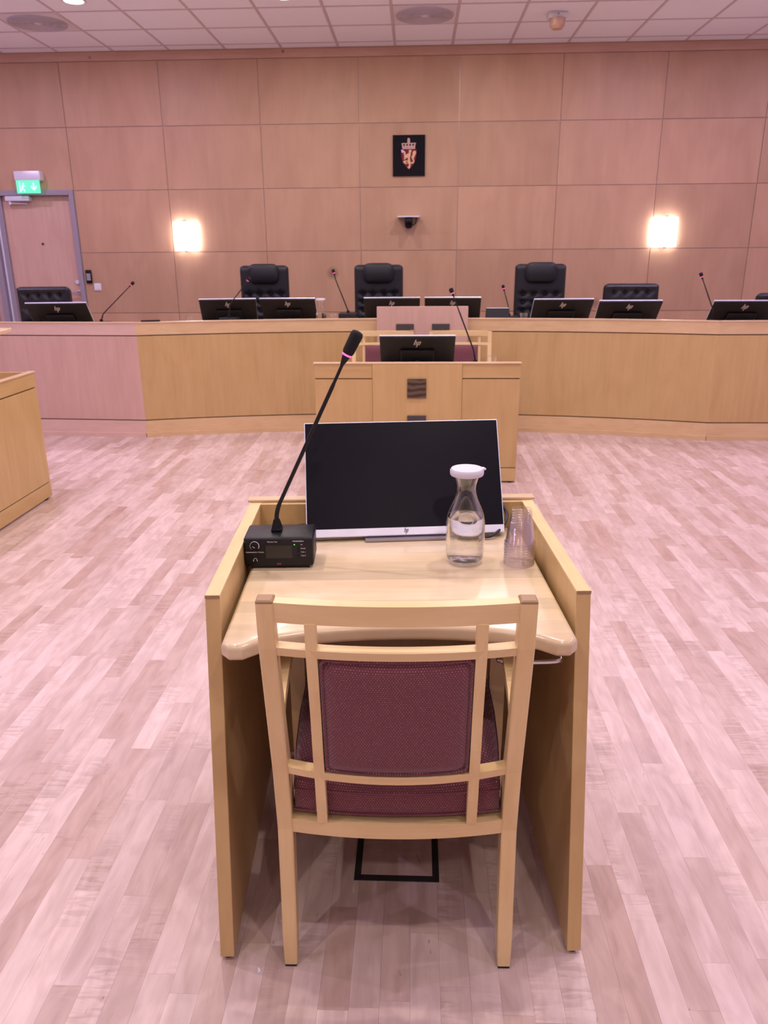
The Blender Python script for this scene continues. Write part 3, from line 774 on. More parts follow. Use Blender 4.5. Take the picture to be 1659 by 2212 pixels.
# ================================================================== WOODEN CHAIRS
def pf(z):
    zs = [0, 0.17, 0.34, 0.49, 0.64, 0.792, 0.888]; ys = [0, 0.018, 0.028, 0.012, -0.017, -0.046, -0.053]
    for i in range(len(zs) - 1):
        if z <= zs[i + 1]: return ys[i] + (ys[i + 1] - ys[i]) * (z - zs[i]) / (zs[i + 1] - zs[i])
    return ys[-1]
def bowed(bm, z0, z1, depth, bow, half=0.2125, n=14, inset=0.003, taper=0.0):
    rings = []
    for k in range(n + 1):
        x = -half + 2 * half * k / n; q = 1 - (x / half) ** 2
        def yy(z): return pf(z) + inset - bow * q
        rings.append([(x, yy(z0), z0), (x, yy(z0) + depth, z0), (x, yy(z1) + depth, z1), (x, yy(z1), z1)])
    loft(bm, rings)
def make_chair(label):
    t = thing('armchair', label, 'chair')
    for s in (-1, 1):
        bm = bm_new(); rings = []
        for z in (0.006, 0.08, 0.17, 0.26, 0.34, 0.42, 0.49, 0.56, 0.64, 0.72, 0.792, 0.84, 0.882):
            e = 0.002 if z < 0.01 else 0.0
            dp = 0.030 + 0.014 * math.exp(-((z - 0.38) / 0.2) ** 2)
            xo, xi = 0.2435 - e, 0.2125 + e
            c = 0.0022
            y0, y1 = pf(z) + e, pf(z) + dp - e
            rings.append([(s * xi, y0 + c, z), (s * (xi + c), y0, z), (s * (xo - c), y0, z), (s * xo, y0 + c, z), (s * xo, y1, z), (s * xi, y1, z)])
        loft(bm, rings); lg = obj('rear_post', bm, 'birch_solid_z', t)
        bm = bm_new(); rings = []
        for z, e in ((0.8822, 0.0), (0.886, 0.0004), (0.8885, 0.003)):
            xo, xi = 0.2435 - e, 0.2125 + e; y0, y1 = pf(z) + e, pf(z) + 0.030 - e; c = 0.0022
            rings.append([(s * xi, y0 + c, z), (s * (xi + c), y0, z), (s * (xo - c), y0, z), (s * xo, y0 + c, z), (s * xo, y1, z), (s * xi, y1, z)])
        loft(bm, rings); obj('post_end', bm, 'end_grain', lg)
        bm = bm_new(); box(bm, min(s * 0.216, s * 0.24), max(s * 0.216, s * 0.24), 0.003, 0.028, 0.0, 0.0058); obj('glide', bm, 'rubber', lg)
        # front leg carries the arm
        bm = bm_new(); rings = []
        for z in (0.006, 0.3, 0.62):
            k = 0.016 if z < 0.1 else 0.019
            rings.append([(s * 0.25 - k, 0.46 - k, z), (s * 0.25 + k, 0.46 - k, z), (s * 0.25 + k, 0.46 + k, z), (s * 0.25 - k, 0.46 + k, z)])
        loft(bm, rings); fl = obj('front_leg', bm, 'birch_solid_z', t)
        bm = bm_new(); box(bm, s * 0.25 - 0.012, s * 0.25 + 0.012, 0.448, 0.472, 0.0, 0.0058); obj('glide', bm, 'rubber', fl)
        # armrest
        bm = bm_new(); rings = []
        for y, xi, xo, z in ((0.014, 0.2145, 0.243, 0.600), (0.08, 0.219, 0.256, 0.612), (0.2, 0.224, 0.272, 0.622), (0.32, 0.228, 0.282, 0.628), (0.44, 0.229, 0.282, 0.630), (0.487, 0.236, 0.272, 0.629)):
            rings.append([(s * xi, y, z), (s * xo, y, z), (s * xo, y, z + 0.024), (s * xi, y, z + 0.024)])
        loft(bm, rings); obj('armrest', bm, 'birch_solid_y', t)
        bm = bm_new(); box(bm, min(s * 0.2135, s * 0.232), max(s * 0.2135, s * 0.232), 0.075, 0.4405, 0.325, 0.365, 0.002); obj('side_rail', bm, 'birch_solid_y', t)
    for nm, z0, z1, dp, bow in (('crest_rail', 0.844, 0.8835, 0.024, 0.018), ('upper_rail', 0.776, 0.793, 0.026, 0.022), ('lower_rail', 0.484, 0.5015, 0.026, 0.034), ('seat_rail', 0.331, 0.365, 0.034, 0.020)):
        bm = bm_new(); bowed(bm, z0, z1, dp, bow); obj(nm, bm, 'birch_solid_x', t)
    bm = bm_new(); box(bm, -0.231, 0.231, 0.447, 0.471, 0.325, 0.372, 0.002); obj('front_rail', bm, 'birch_solid_x', t)
    for s in (-1, 1):
        bm = bm_new(); rings = []
        for z in (0.3655, 0.43, 0.49, 0.56, 0.64, 0.72, 0.78, 0.846):
            q = 1 - (0.149 / 0.2125) ** 2
            bw_ = 0.020 + (0.014 if 0.42 < z < 0.6 else 0.002)
            y0 = pf(z) + 0.0025 - bw_ * q; xi, xo = 0.1395, 0.1595
            rings.append([(s * xi, y0, z), (s * xo, y0, z), (s * xo, y0 + 0.02, z), (s * xi, y0 + 0.02, z)])
        loft(bm, rings); obj('stile', bm, 'birch_solid_z', t)
    # padded back panel with piping
    bm = bm_new(); nx, nz = 12, 10; half = 0.1375; z0, z1 = 0.5035, 0.7745
    def by(x, z, back):
        f = (z - z0) / (z1 - z0); bow = 0.034 + (0.022 - 0.034) * f
        e = max(abs(x) / half, abs(f * 2 - 1)); edge = 1 - max(0, (e - 0.86) / 0.14) ** 2
        y = pf(z) + 0.011 - bow * (1 - (x / 0.2125) ** 2)
        return y - 0.009 * edge if back else y + 0.026 + 0.02 * edge
    G = []
    for bk in (True, False):
        G.append([[bm.verts.new(((-half + 2 * half * i / nx) * (1 - (0.02 if bk else 0.03) * 0), by(-half + 2 * half * i / nx, z0 + (z1 - z0) * j / nz, bk), z0 + (z1 - z0) * j / nz)) for i in range(nx + 1)] for j in range(nz + 1)])
    for g in range(2):
        for j in range(nz):
            for i in range(nx): bm.faces.new((G[g][j][i], G[g][j][i + 1], G[g][j + 1][i + 1], G[g][j + 1][i]))
    rim = lambda g: [g[0][i] for i in range(nx)] + [g[j][nx] for j in range(nz)] + [g[nz][i] for i in range(nx, 0, -1)] + [g[j][0] for j in range(nz, 0, -1)]
    ra, rb = rim(G[0]), rim(G[1])
    for k in range(len(ra)): bm.faces.new((ra[k], ra[(k + 1) % len(ra)], rb[(k + 1) % len(rb)], rb[k]))
    bp_ = obj('back_pad', bm, 'burgundy_fabric', t, 'all')
    pp = []
    hh, r_c = half - 0.0035, 0.012
    zz0, zz1 = z0 + 0.0035, z1 - 0.0035
    for (cx_, cz_, aa) in ((hh - r_c, zz1 - r_c, 0), (-hh + r_c, zz1 - r_c, 90), (-hh + r_c, zz0 + r_c, 180), (hh - r_c, zz0 + r_c, 270)):
        for k in range(5):
            a = math.radians(aa + k * 22.5); pp.append((cx_ + r_c * math.cos(a), cz_ + r_c * math.sin(a)))
    dense = []
    for k in range(len(pp)):
        a, b = pp[k], pp[(k + 1) % len(pp)]; n_ = max(1, int(math.hypot(a[0] - b[0], a[1] - b[1]) / 0.025))
        for q in range(n_): dense.append((a[0] + (b[0] - a[0]) * q / n_, a[1] + (b[1] - a[1]) * q / n_))
    dense.append(dense[0]); dense.append(dense[1])
    bm = bm_new(); tube(bm, [(x, by(x, z, True) + 0.001, z) for x, z in dense], 0.0035, 8, False); obj('piping', bm, 'burgundy_fabric', bp_, 'all')
    # seat cushion: outline with bowed rear, crowned top
    out = []
    n = 16
    for k in range(n + 1):
        x = -0.207 + 0.414 * k / n; out.append((x, pf(0.4) + 0.020 - 0.016 * (1 - (x / 0.207) ** 2)))
    out += [(0.2115, 0.09), (0.222, 0.2), (0.228, 0.32), (0.228, 0.44), (0.222, 0.475), (0.2, 0.488), (0.1, 0.494), (0.0, 0.496), (-0.1, 0.494), (-0.2, 0.488), (-0.222, 0.475), (-0.228, 0.44), (-0.228, 0.32), (-0.222, 0.2), (-0.2115, 0.09)]
    cx_, cy_ = 0.0, 0.26
    bm = bm_new(); rings = []
    for sc_, z in ((0.985, 0.3735), (1.0, 0.379), (1.0, 0.425), (0.985, 0.443), (0.94, 0.453), (0.8, 0.460), (0.5, 0.465), (0.2, 0.467)):
        rings.append([(cx_ + (x - cx_) * sc_, cy_ + (y - cy_) * sc_, z) for x, y in out])
    loft(bm, rings); sc_o = obj('seat_cushion', bm, 'burgundy_fabric', t, 'all')
    for z in (0.3795, 0.428):
        loop = [(x * 1.001, cy_ + (y - cy_) * 1.001, z) for x, y in out]; loop += loop[:2]
        bm = bm_new(); tube(bm, loop, 0.0032 if z < 0.4 else 0.0016, 8, False); obj('piping', bm, 'burgundy_fabric', sc_o, 'all')
    bm = bm_new(); box(bm, -0.205, 0.205, 0.062, 0.44, 0.366, 0.373); obj('seat_board', bm, 'dark_birch', t)
    return t
ch0 = make_chair('birch armchair with burgundy dotted seat pushed into the witness desk in the foreground')
ch0['group'] = 'birch armchairs with burgundy pads'
ch0.location = (-0.0325, 1.2515, 0); ch0.rotation_euler = (0, 0, math.radians(1.294))
# chairs behind the centre desk face the camera
dup(ch0, (-0.262, 6.13, 0), PI + 0.02, 'birch armchair behind the clerk desk on the left, half hidden by the monitor')
dup(ch0, (0.345, 6.13, 0), PI - 0.02, 'birch armchair behind the clerk desk on the right, near the standing cup')

# ================================================================== BLACK OFFICE CHAIRS
def make_office(tall, label):
    t = thing('office_chair', label, 'chair', (0, 0, 0), 0, 'black leather chairs behind the bench')
    # faces -y (towards the camera)
    zb, zt, hw, th = (0.50, 1.355, 0.25, 0.09) if tall else (0.50, 1.178, 0.255, 0.09)
    nx, nz = 44, 64 if tall else 50
    rc = 0.04
    def outline(x, f):
        return x
    if tall: btn = [(bx_, z) for z in (1.07, 0.99, 0.91, 0.80) for bx_ in (-0.16, -0.055, 0.055, 0.16)]
    else: btn = [(bx_ + (0.0 if r % 2 == 0 else 0.0), z) for r, z in enumerate((1.105, 0.97, 0.83, 0.70)) for bx_ in (-0.155, -0.052, 0.052, 0.155)]
    bm = bm_new(); G = []
    for j in range(nz + 1):
        row = []
        for i in range(nx + 1):
            u, v = -1 + 2 * i / nx, j / nz
            z = zb + (zt - zb) * v
            x = hw * u
            # round the outline corners
            dz = max(0, z - (zt - rc)); lim = hw - (rc - math.sqrt(max(0, rc * rc - dz * dz)))
            x = max(-lim, min(lim, x))
            e = max(abs(u), (abs(v - 0.5) * 2)); soft = max(0, (e - 0.9) / 0.1) ** 2
            y = -th / 2 - 0.012 * (1 - soft) + 0.03 * soft
            for bx_, bz in btn:
                d2 = (x - bx_) ** 2 + (z - bz) ** 2
                y += 0.022 * math.exp(-d2 / 0.0009)
            for bx_, bz in btn:
                dzz = z - bz
                if abs(dzz) < 0.05:
                    y += 0.006 * math.exp(-(x - bx_) ** 2 / 0.0001) * (1 - abs(dzz) / 0.05)
                dxx = x - bx_
                if abs(dxx) < 0.055: y += 0.008 * math.exp(-(dzz + 0.012 * math.cos(dxx / 0.055 * PI)) ** 2 / 0.0002)
            row.append(bm.verts.new((x, y, z)))
        G.append(row)
    for j in range(nz):
        for i in range(nx): bm.faces.new((G[j][i], G[j][i + 1], G[j + 1][i + 1], G[j + 1][i]))
    rim = [G[0][i] for i in range(nx)] + [G[j][nx] for j in range(nz)] + [G[nz][i] for i in range(nx, 0, -1)] + [G[j][0] for j in range(nz, 0, -1)]
    bk = [bm.verts.new((v.co.x * 0.97, th / 2, zb + (v.co.z - zb) * 0.985)) for v in rim]
    for k in range(len(rim)): bm.faces.new((rim[k], rim[(k + 1) % len(rim)], bk[(k + 1) % len(rim)], bk[k]))
    bm.faces.new(bk)
    back = obj('backrest', bm, 'leather', t, True)
    for bx_, bz in btn:
        bm = bm_new(); tube(bm, [(bx_, -0.05, bz), (bx_, -0.036, bz)], [0.006, 0.008], 10); obj('button', bm, 'leather', back, 'all')
    if tall:
        bm = bm_new(); rings = []
        for k in range(13):
            a = k / 12; x = -0.152 + 0.304 * a; e = 1 - (2 * a - 1) ** 8
            ry, rz = 0.045 * (0.35 + 0.65 * e), 0.098 * (0.55 + 0.45 * e)
            rings.append([(x, -0.078 + ry * math.cos(q * PI / 8), 1.275 + rz * math.copysign(abs(math.sin(q * PI / 8)) ** 0.6, math.sin(q * PI / 8))) for q in range(16)])
        loft(bm, rings); obj('headrest', bm, 'leather', t, 'all')
    bm = bm_new(); box(bm, -0.26, 0.26, -0.50, 0.0, 0.42, 0.52, 0.04, 4); obj('seat', bm, 'leather', t, True)
    for s in (-1, 1):
        bm = bm_new(); tube(bm, smooth_path([(s * 0.24, -0.06, 0.62), (s * 0.30, -0.1, 0.64), (s * 0.30, -0.36, 0.63), (s * 0.27, -0.4, 0.47), (s * 0.22, -0.36, 0.45)], 5), 0.018, 10); obj('armrest', bm, 'leather', t, 'all')
    bm = bm_new(); tube(bm, [(0, -0.25, 0.10), (0, -0.25, 0.43)], 0.03, 16); obj('gas_post', bm, 'chrome', t, True)
    bm = bm_new()
    for k in range(5):
        a = 2 * PI * k / 5 + 0.3; tube(bm, [(0, -0.25, 0.11), (0.28 * math.cos(a), -0.25 + 0.28 * math.sin(a), 0.075)], [0.03, 0.018], 10)
    obj('star_base', bm, 'black_plastic', t, True)
    for k in range(5):
        a = 2 * PI * k / 5 + 0.3; cx_, cy_ = 0.28 * math.cos(a), -0.25 + 0.28 * math.sin(a)
        bm = bm_new(); tube(bm, [(cx_ - 0.02, cy_, 0.03), (cx_ + 0.02, cy_, 0.03)], 0.03, 16); obj('castor', bm, 'black_plastic', t, True)
    return t
tall = make_office(True, 'tall black leather chair with headrest in the middle, behind the centre monitors')
tall.location = (-0.388, 8.25, 0)
dup(tall, (-1.567, 8.25, 0), 0.05, 'tall black leather chair with headrest on the left, nearest the left wall lamp')
dup(tall, (1.228, 8.05, 0), -0.05, 'tall black leather chair with headrest on the right, beside the low tufted chair')
low = make_office(False, 'low tufted black chair in front of the door at the left')
low.location = (-3.66, 7.72, 0); low.rotation_euler.z = 0.12
dup(low, (2.025, 7.65, 0), -0.06, 'low tufted black chair under the right wall lamp')
o = dup(low, (3.41, 7.52, 0), -0.15, 'low black chair whose corner shows at the right edge')
o.scale.z = 0.926

# ================================================================== MONITORS
def logo(name, size, mat, parent, place):
    """two slanted letters of four bars; place maps (x, y, z-out)"""
    s = size; k = 0.28
    def bar(x0, y0, y1, w_=0.115): return [(x0 + k * y0, y0), (x0 + w_ + k * y0, y0), (x0 + w_ + k * y1, y1), (x0 + k * y1, y1)]
    bm = bm_new()
    polys = [bar(0.0, 0.0, 1.0), bar(0.24, 0.0, 0.56), bar(0.44, -0.42, 0.62), bar(0.68, 0.06, 0.62)]
    polys += [[(0.1 + k * 0.62, 0.52), (0.36 + k * 0.5, 0.52), (0.34 + k * 0.6, 0.62), (0.1 + k * 0.72, 0.62)], [(0.54 + k * 0.6, 0.52), (0.80 + k * 0.5, 0.52), (0.76 + k * 0.62, 0.62), (0.54 + k * 0.7, 0.62)],
              [(0.54 + k * 0.0, 0.0), (0.76 + k * 0.0, 0.0), (0.80 + k * 0.1, 0.1), (0.54 + k * 0.1, 0.1)]]
    for i, q in enumerate(polys):
        prism(bm, [((x - 0.5) * s, (y - 0.25) * s) for x, y in q], 0.0, 0.0006 + 0.0001 * i, map=place)
    return obj(name, bm, mat, parent)
def make_monitor(label, tilt, group='computer monitors', cable=False):
    t = thing('computer_monitor', label, 'monitor', (0, 0, 0), 0, group)
    W, Hh = 0.2625, 0.312
    ct, st = math.cos(tilt), math.sin(tilt)
    # screen looks to local -y, top leans to +y. panel frame: u (x), v (up the panel), n (towards the viewer)
    def P(u, v, n): return (u, v * st - n * ct, 0.010 + v * ct + n * st)
    def pbox(name, u0, u1, v0, v1, n0, n1, mat, parent=t, bevel=0.001):
        bm = bm_new(); box(bm, u0, u1, v0, v1, n0, n1, bevel, 1)
        for v in bm.verts: v.co = Vector(P(*v.co))
        return obj(name, bm, mat, parent)
    n0 = 0.004
    shell = pbox('rear_shell', -W, W, 0.0, Hh, n0 - 0.024, n0 - 0.0085, 'black_plastic', bevel=0.004)
    pbox('edge_frame', -W - 0.0005, W + 0.0005, -0.0005, Hh + 0.0005, n0 - 0.008, n0 + 0.002, 'silver')
    pbox('screen', -W + 0.002, W - 0.002, 0.021, Hh - 0.002, n0 + 0.0021, n0 + 0.0035, 'screen_black', bevel=0.0005)
    chin = pbox('chin', -W + 0.0015, W - 0.0015, 0.0005, 0.0205, n0 + 0.0021, n0 + 0.004, 'silver', bevel=0.0005)
    logo('logo', 0.013, 'print_dark', chin, lambda x, y, z: P(x, 0.0105 + y, n0 + 0.0041 + z))
    bump_ = pbox('rear_housing', -0.12, 0.12, 0.02, 0.19, n0 - 0.045, n0 - 0.0235, 'black_plastic', bevel=0.008)
    logo('rear_logo', 0.056, 'logo_silver', shell, lambda x, y, z: P(-x, 0.250 + y, n0 - 0.0245 - z))
    # low stand
    bm = bm_new(); tube(bm, [P(0, 0.05, n0 - 0.03), (0, 0.085, 0.03), (0, 0.088, 0.008)], [0.018, 0.018, 0.022], 16); obj('stand_neck', bm, 'black_plastic', t, True)
    bm = bm_new(); box(bm, -0.11, 0.11, -0.02, 0.13, 0.0, 0.008, 0.003); obj('stand_base', bm, 'grey_metal', t)
    return t
# witness monitor: bottom edge centre in desk frame (0.0345, 0.492)
def wloc(x, y, z):
    c, s = math.cos(WTH), math.sin(WTH); return (-0.0325 + x * c - y * s, 1.423 + x * s + y * c, z)
DZ = 0.7353
wm = make_monitor('black screen with silver lower edge standing on the witness desk', math.radians(29))
wm.location = wloc(0.036, 0.488, DZ); wm.rotation_euler.z = WTH + 0.056
bm = bm_new(); tube(bm, smooth_path([(0.17, 0.06, 0.012), (0.2, -0.02, 0.008), (0.235, -0.015, 0.012), (0.272, 0.03, 0.03), (0.282, 0.07, 0.045), (0.262, 0.10, 0.06), (0.2, 0.11, 0.07)], 6), 0.0042, 10); obj('cable', bm, 'blue_cable', wm, 'all')
bm = bm_new(); tube(bm, smooth_path([(-0.1, 0.09, 0.02), (-0.2, 0.085, 0.015), (-0.285, 0.075, 0.02), (-0.3, 0.055, 0.012), (-0.292, 0.04, 0.006)], 6), 0.004, 10); obj('cable', bm, 'black_plastic', wm, 'all')
bm = bm_new(); tube(bm, [(-0.292, 0.04, 0.007), (-0.296, 0.03, 0.007)], 0.0055, 10); obj('plug', bm, 'white_plastic', wm, True)

bt = make_monitor('monitor turned away behind the front board of the clerk desk, white logo on its back', math.radians(45))
def set_top(o, xc, ytop, zdesk, rz=0.0):
    """place so the top edge (which leans to the room) sits at ytop"""
    o.location = (xc, ytop + 0.312 * math.sin(math.radians(45)) * math.cos(rz), zdesk); o.rotation_euler.z = PI + rz
CZ = 0.6903
set_top(bt, 0.009, 5.42, CZ)
bm = None
BZ = 0.8403
bench_m = [(-3.20, 6.88, 0.12, 'monitor turned away at the far left of the bench, before the low chair'),
           (-1.80, 7.38, 0.16, 'monitor turned away on the bench, left one of the pair before the left tall chair'),
           (-1.212, 7.43, 0.0, 'monitor turned away on the bench, right one of the pair before the left tall chair'),
           (-0.235, 7.45, 0.03, 'monitor turned away on the bench in front of the middle tall chair'),
           (0.347, 7.45, -0.03, 'monitor turned away on the bench between the middle and the right tall chair'),
           (1.297, 7.08, 0.02, 'monitor turned away on the bench in front of the right tall chair'),
           (1.816, 6.80, -0.02, 'monitor turned away on the bench in front of the low chair under the right lamp'),
           (2.745, 6.70, -0.05, 'monitor turned away at the far right of the bench, cut by the frame')]
for x, y, rz, lab in bench_m:
    o = dup(bt, (0, 0, 0), 0, lab); set_top(o, x, y, BZ, rz)

# ================================================================== MICROPHONE STATIONS
def mic_neck(t, pts, tip_dir, r=0.0042, cap=0.056, led='led_pink'):
    """gooseneck through pts; the last point is the foot of the capsule"""
    sp = smooth_path(pts, 6)
    n_ = len(sp)
    bm = bm_new(); tube(bm, sp, [r * (1.3 if k < n_ * 0.3 else 1.12 if k < n_ * 0.84 else 0.9) for k in range(n_)], 12); nk = obj('gooseneck', bm, 'black_metal', t, 'all')
    e = Vector(pts[-1]); d = Vector(tip_dir).normalized()
    bm = bm_new(); tube(bm, [e - d * 0.012, e + d * 0.004, e + d * 0.012], [r, 0.008, 0.010], 16); obj('collar', bm, 'black_metal', nk, True)
    bm = bm_new(); tube(bm, [e + d * 0.012, e + d * 0.0165], [0.0112, 0.0112], 20); obj('light_ring', bm, led, nk, True)
    bm = bm_new(); tube(bm, [e + d * 0.0165, e + d * 0.022, e + d * (cap - 0.008), e + d * (cap - 0.002), e + d * cap], [0.0115, 0.0135, 0.0145, 0.012, 0.006], 20); obj('windshield', bm, 'foam', nk, 'all')
    return nk
def mic_box(t, w_=0.166, dpt=0.10, hgt=0.080):
    """front looks to local -y; origin under the middle of the front edge"""
    bm = bm_new(); box(bm, -w_ / 2, w_ / 2, 0, dpt, 0.006, hgt, 0.007, 3); b_ = obj('case', bm, 'black_metal', t, True)
    bm = bm_new(); box(bm, -w_ / 2 + 0.012, w_ / 2 - 0.012, 0.008, dpt - 0.012, 0.0, 0.0062); obj('foot', bm, 'rubber', t)
    return b_
LM = thing('microphone_station', 'black microphone station with long gooseneck on the witness desk', 'microphone', wloc(-0.277, 0.292, DZ), WTH)
mic_box(LM)
W_ = 0.166
def fp(px, py): return (-W_ / 2 + (px - 100) / 1360 * W_, 0.080 - (py - 265) / 580 * 0.074)     # from the crop of the front
RX = (PI / 2, 0, 0)
x, z = fp(315, 425)
bm = bm_new(); tube(bm, [(x, 0.0, z), (x, -0.008, z)], [0.0085, 0.0078], 24); kb = obj('volume_knob', bm, 'black_plastic', LM, True)
bm = bm_new(); prism(bm, [(x - 0.0042, z + 0.0012), (x - 0.0034, z + 0.0022), (x + 0.002, z - 0.0018), (x + 0.0012, z - 0.0028)], 0.0081, 0.0085, map=ym); obj('pointer', bm, 'print_white', kb)
ring = []
for k in range(21):
    a = math.radians(235 - k * 13.5); ring.append((x + 0.0108 * math.cos(a), z + 0.0108 * math.sin(a)))
bm = bm_new(); tube(bm, [(a, -0.0006, b) for a, b in ring], [0.0003 + 0.0008 * k / 20 for k in range(21)], 6); obj('dial_print', bm, 'print_white', LM)
x, z = fp(315, 550); text('lettering', 'Hodetelefon Volum', 0.0054, 'print_white', LM, (x, -0.0004, z), RX)
x, z = fp(665, 349); text('lettering', 'Mikrofon Mute', 0.0040, 'print_white', LM, (x, -0.0004, z), RX)
x, z = fp(1170, 338); text('lettering', 'Hodetelefon', 0.0052, 'print_white', LM, (x, -0.0004, z), RX)
for s_, py in (('Av', 408), ('Norsk', 483), ('Tolk 1', 556), ('Tolk 2', 630)):
    x, z = fp(1212, py); text('lettering', s_, 0.0044, 'print_white', LM, (x, -0.0004, z), RX, 'LEFT')
    x, z = fp(1160, py); bm = bm_new(); tube(bm, [(x, 0, z), (x, -0.0012, z)], 0.0028, 14); obj('button', bm, 'black_plastic', LM, True)
    x, z = fp(1092, py); bm = bm_new(); tube(bm, [(x, 0.0, z), (x, -0.0008, z)], 0.0014, 12); obj('indicator', bm, 'led_green' if s_ == 'Av' else 'dark_box_frame', LM)
x, z = fp(790, 345); bm = bm_new(); tube(bm, [(x, 0, z), (x, -0.0012, z)], 0.0028, 14); obj('button', bm, 'black_plastic', LM, True)
x, z = fp(778, 788); text('lettering', 'AQL', 0.0058, 'print_red', LM, (x, -0.0004, z), RX)
x, z = fp(315, 610); bm = bm_new(); tube(bm, [(x, 0.0, z), (x, -0.0008, z)], 0.0019, 14); obj('jack', bm, 'rubber', LM)
x, z = fp(315, 705)
bm = bm_new(); tube(bm, [(x + 0.0042 * math.cos(PI * k / 12), -0.0006, z + 0.0042 * math.sin(PI * k / 12)) for k in range(13)], 0.0005, 6)
for s in (-1, 1): tube(bm, [(x + s * 0.0042, -0.0006, z - 0.0003), (x + s * 0.0042, -0.0006, z - 0.0032)], 0.001, 6)
obj('headphone_print', bm, 'print_white', LM)
x0_, z1_ = fp(522, 415); x1_, z0_ = fp(1048, 680)
bm = bm_new(); box(bm, x0_, x1_, -0.0012, 0.003, z0_, z1_, 0.0005, 1); obj('display', bm, 'gloss_black', LM)
bm = bm_new(); box(bm, -0.021, 0.005, 0.037, 0.063, 0.0795, 0.088, 0.002); rings = []
loft(bm, [[(-0.008 + a * k, 0.05 + b * k, z) for a, b in ((-1, -1), (1, -1), (1, 1), (-1, 1))] for k, z in ((0.0118, 0.088), (0.0065, 0.110))])
obj('neck_socket', bm, 'black_plastic', LM)
mic_neck(LM, [(-0.008, 0.05, 0.106), (-0.0062, 0.05, 0.124), (0.0, 0.05, 0.145), (0.0125, 0.049, 0.1715), (0.044, 0.046, 0.237), (0.106, 0.040, 0.366), (0.137, 0.037, 0.4305), (0.1655, 0.034, 0.4905)], (0.45, -0.06, 0.86), r=0.0042, cap=0.072)

def bench_mic(label, base, tip, bend, rz=PI, ht=0.074):
    """base: world place of neck foot on the worktop; tip: world place of the capsule foot"""
    t = thing('microphone_station', label, 'microphone', base, rz, 'microphones on the desks')
    M_ = Matrix.Rotation(-rz, 3, 'Z')
    L = lambda p: tuple(M_ @ (Vector(p) - Vector(base)))
    bm = bm_new(); box(bm, -0.083, 0.083, -0.06, 0.065, 0.006, ht, 0.007, 3); obj('case', bm, 'black_metal', t, True)
    bm = bm_new(); box(bm, -0.07, 0.07, -0.05, 0.055, 0.0, 0.0062); obj('foot', bm, 'rubber', t)
    bm = bm_new(); box(bm, -0.03, 0.034, -0.0612, -0.058, 0.02, 0.055); obj('display', bm, 'gloss_black', t)
    bm = bm_new(); box(bm, -0.012, 0.012, -0.012, 0.012, ht - 0.0005, ht + 0.021, 0.003); obj('neck_socket', bm, 'black_plastic', t)
    b0 = Vector((0, 0, ht + 0.016)); tp = Vector(L(tip)); bd = Vector(L(bend))
    q = [tuple(b0), tuple(b0.lerp(bd, 0.5)), tuple(bd), tuple(bd.lerp(tp, 0.5)), tuple(tp)]
    mic_neck(t, q, tp - bd, cap=0.048)
    return t
bench_mic('microphone leaning right on the bench beside the far left monitor', (-2.75, 6.80, BZ), (-2.44, 6.74, 1.215), (-2.72, 6.80, 0.985), PI + 0.1)
bench_mic('microphone whose tip shows in front of the left tall chair', (-1.72, 7.22, BZ), (-1.515, 7.12, 1.232), (-1.70, 7.2, 1.03), PI)
bench_mic('microphone with black base box left of the middle tall chair', (-0.62, 7.2, BZ), (-0.735, 7.18, 1.285), (-0.722, 7.18, 1.235), PI, 0.112)
bench_mic('microphone on the bench left of the right tall chair, behind the tilted control box', (0.845, 7.26, BZ), (0.79, 7.25, 1.14), (0.835, 7.23, 0.99), PI)
bench_mic('microphone at the right end of the bench in front of the far right monitor', (2.40, 6.52, BZ), (2.27, 6.48, 1.255), (2.395, 6.5, 1.0), PI)
bench_mic('microphone on the clerk desk right of its monitor', (0.395, 5.19, CZ), (0.237, 5.16, 1.2), (0.375, 5.18, 0.86), PI)
t = thing('control_box', 'tilted black control box with pale top edge on the bench before the right tall chair', 'control box', (0.71, 6.98, BZ), PI)
t.scale = (1.0, 1.0, 1.18)
bm = bm_new(); prism(bm, [(-0.05, 0.004), (0.10, 0.004), (0.02, 0.135), (-0.012, 0.135)], -0.10, 0.10, 0.003, 2, map=lambda a, b, c: (c, a, b)); obj('case', bm, 'black_plastic', t)
bm = bm_new(); box(bm, -0.098, 0.098, -0.01, 0.018, 0.1352, 0.139, 0.001); obj('top_strip', bm, 'silver', t)
bm = bm_new(); box(bm, -0.09, 0.09, -0.04, 0.08, 0, 0.0042); obj('foot', bm, 'rubber', t)
t = thing('tablet', 'thin black tablet lying on the bench edge left of the left monitor pair', 'tablet', (-2.02, 6.40, 0.9462), 0.24)
t.location = (-2.17, 6.375, 0.9462)
bm = bm_new(); box(bm, -0.075, 0.075, -0.02, 0.025, 0.0, 0.012, 0.002); obj('body', bm, 'black_plastic', t)
bm = bm_new(); box(bm, -0.07, 0.07, -0.016, 0.021, 0.0121, 0.013); obj('glass', bm, 'gloss_black', t)

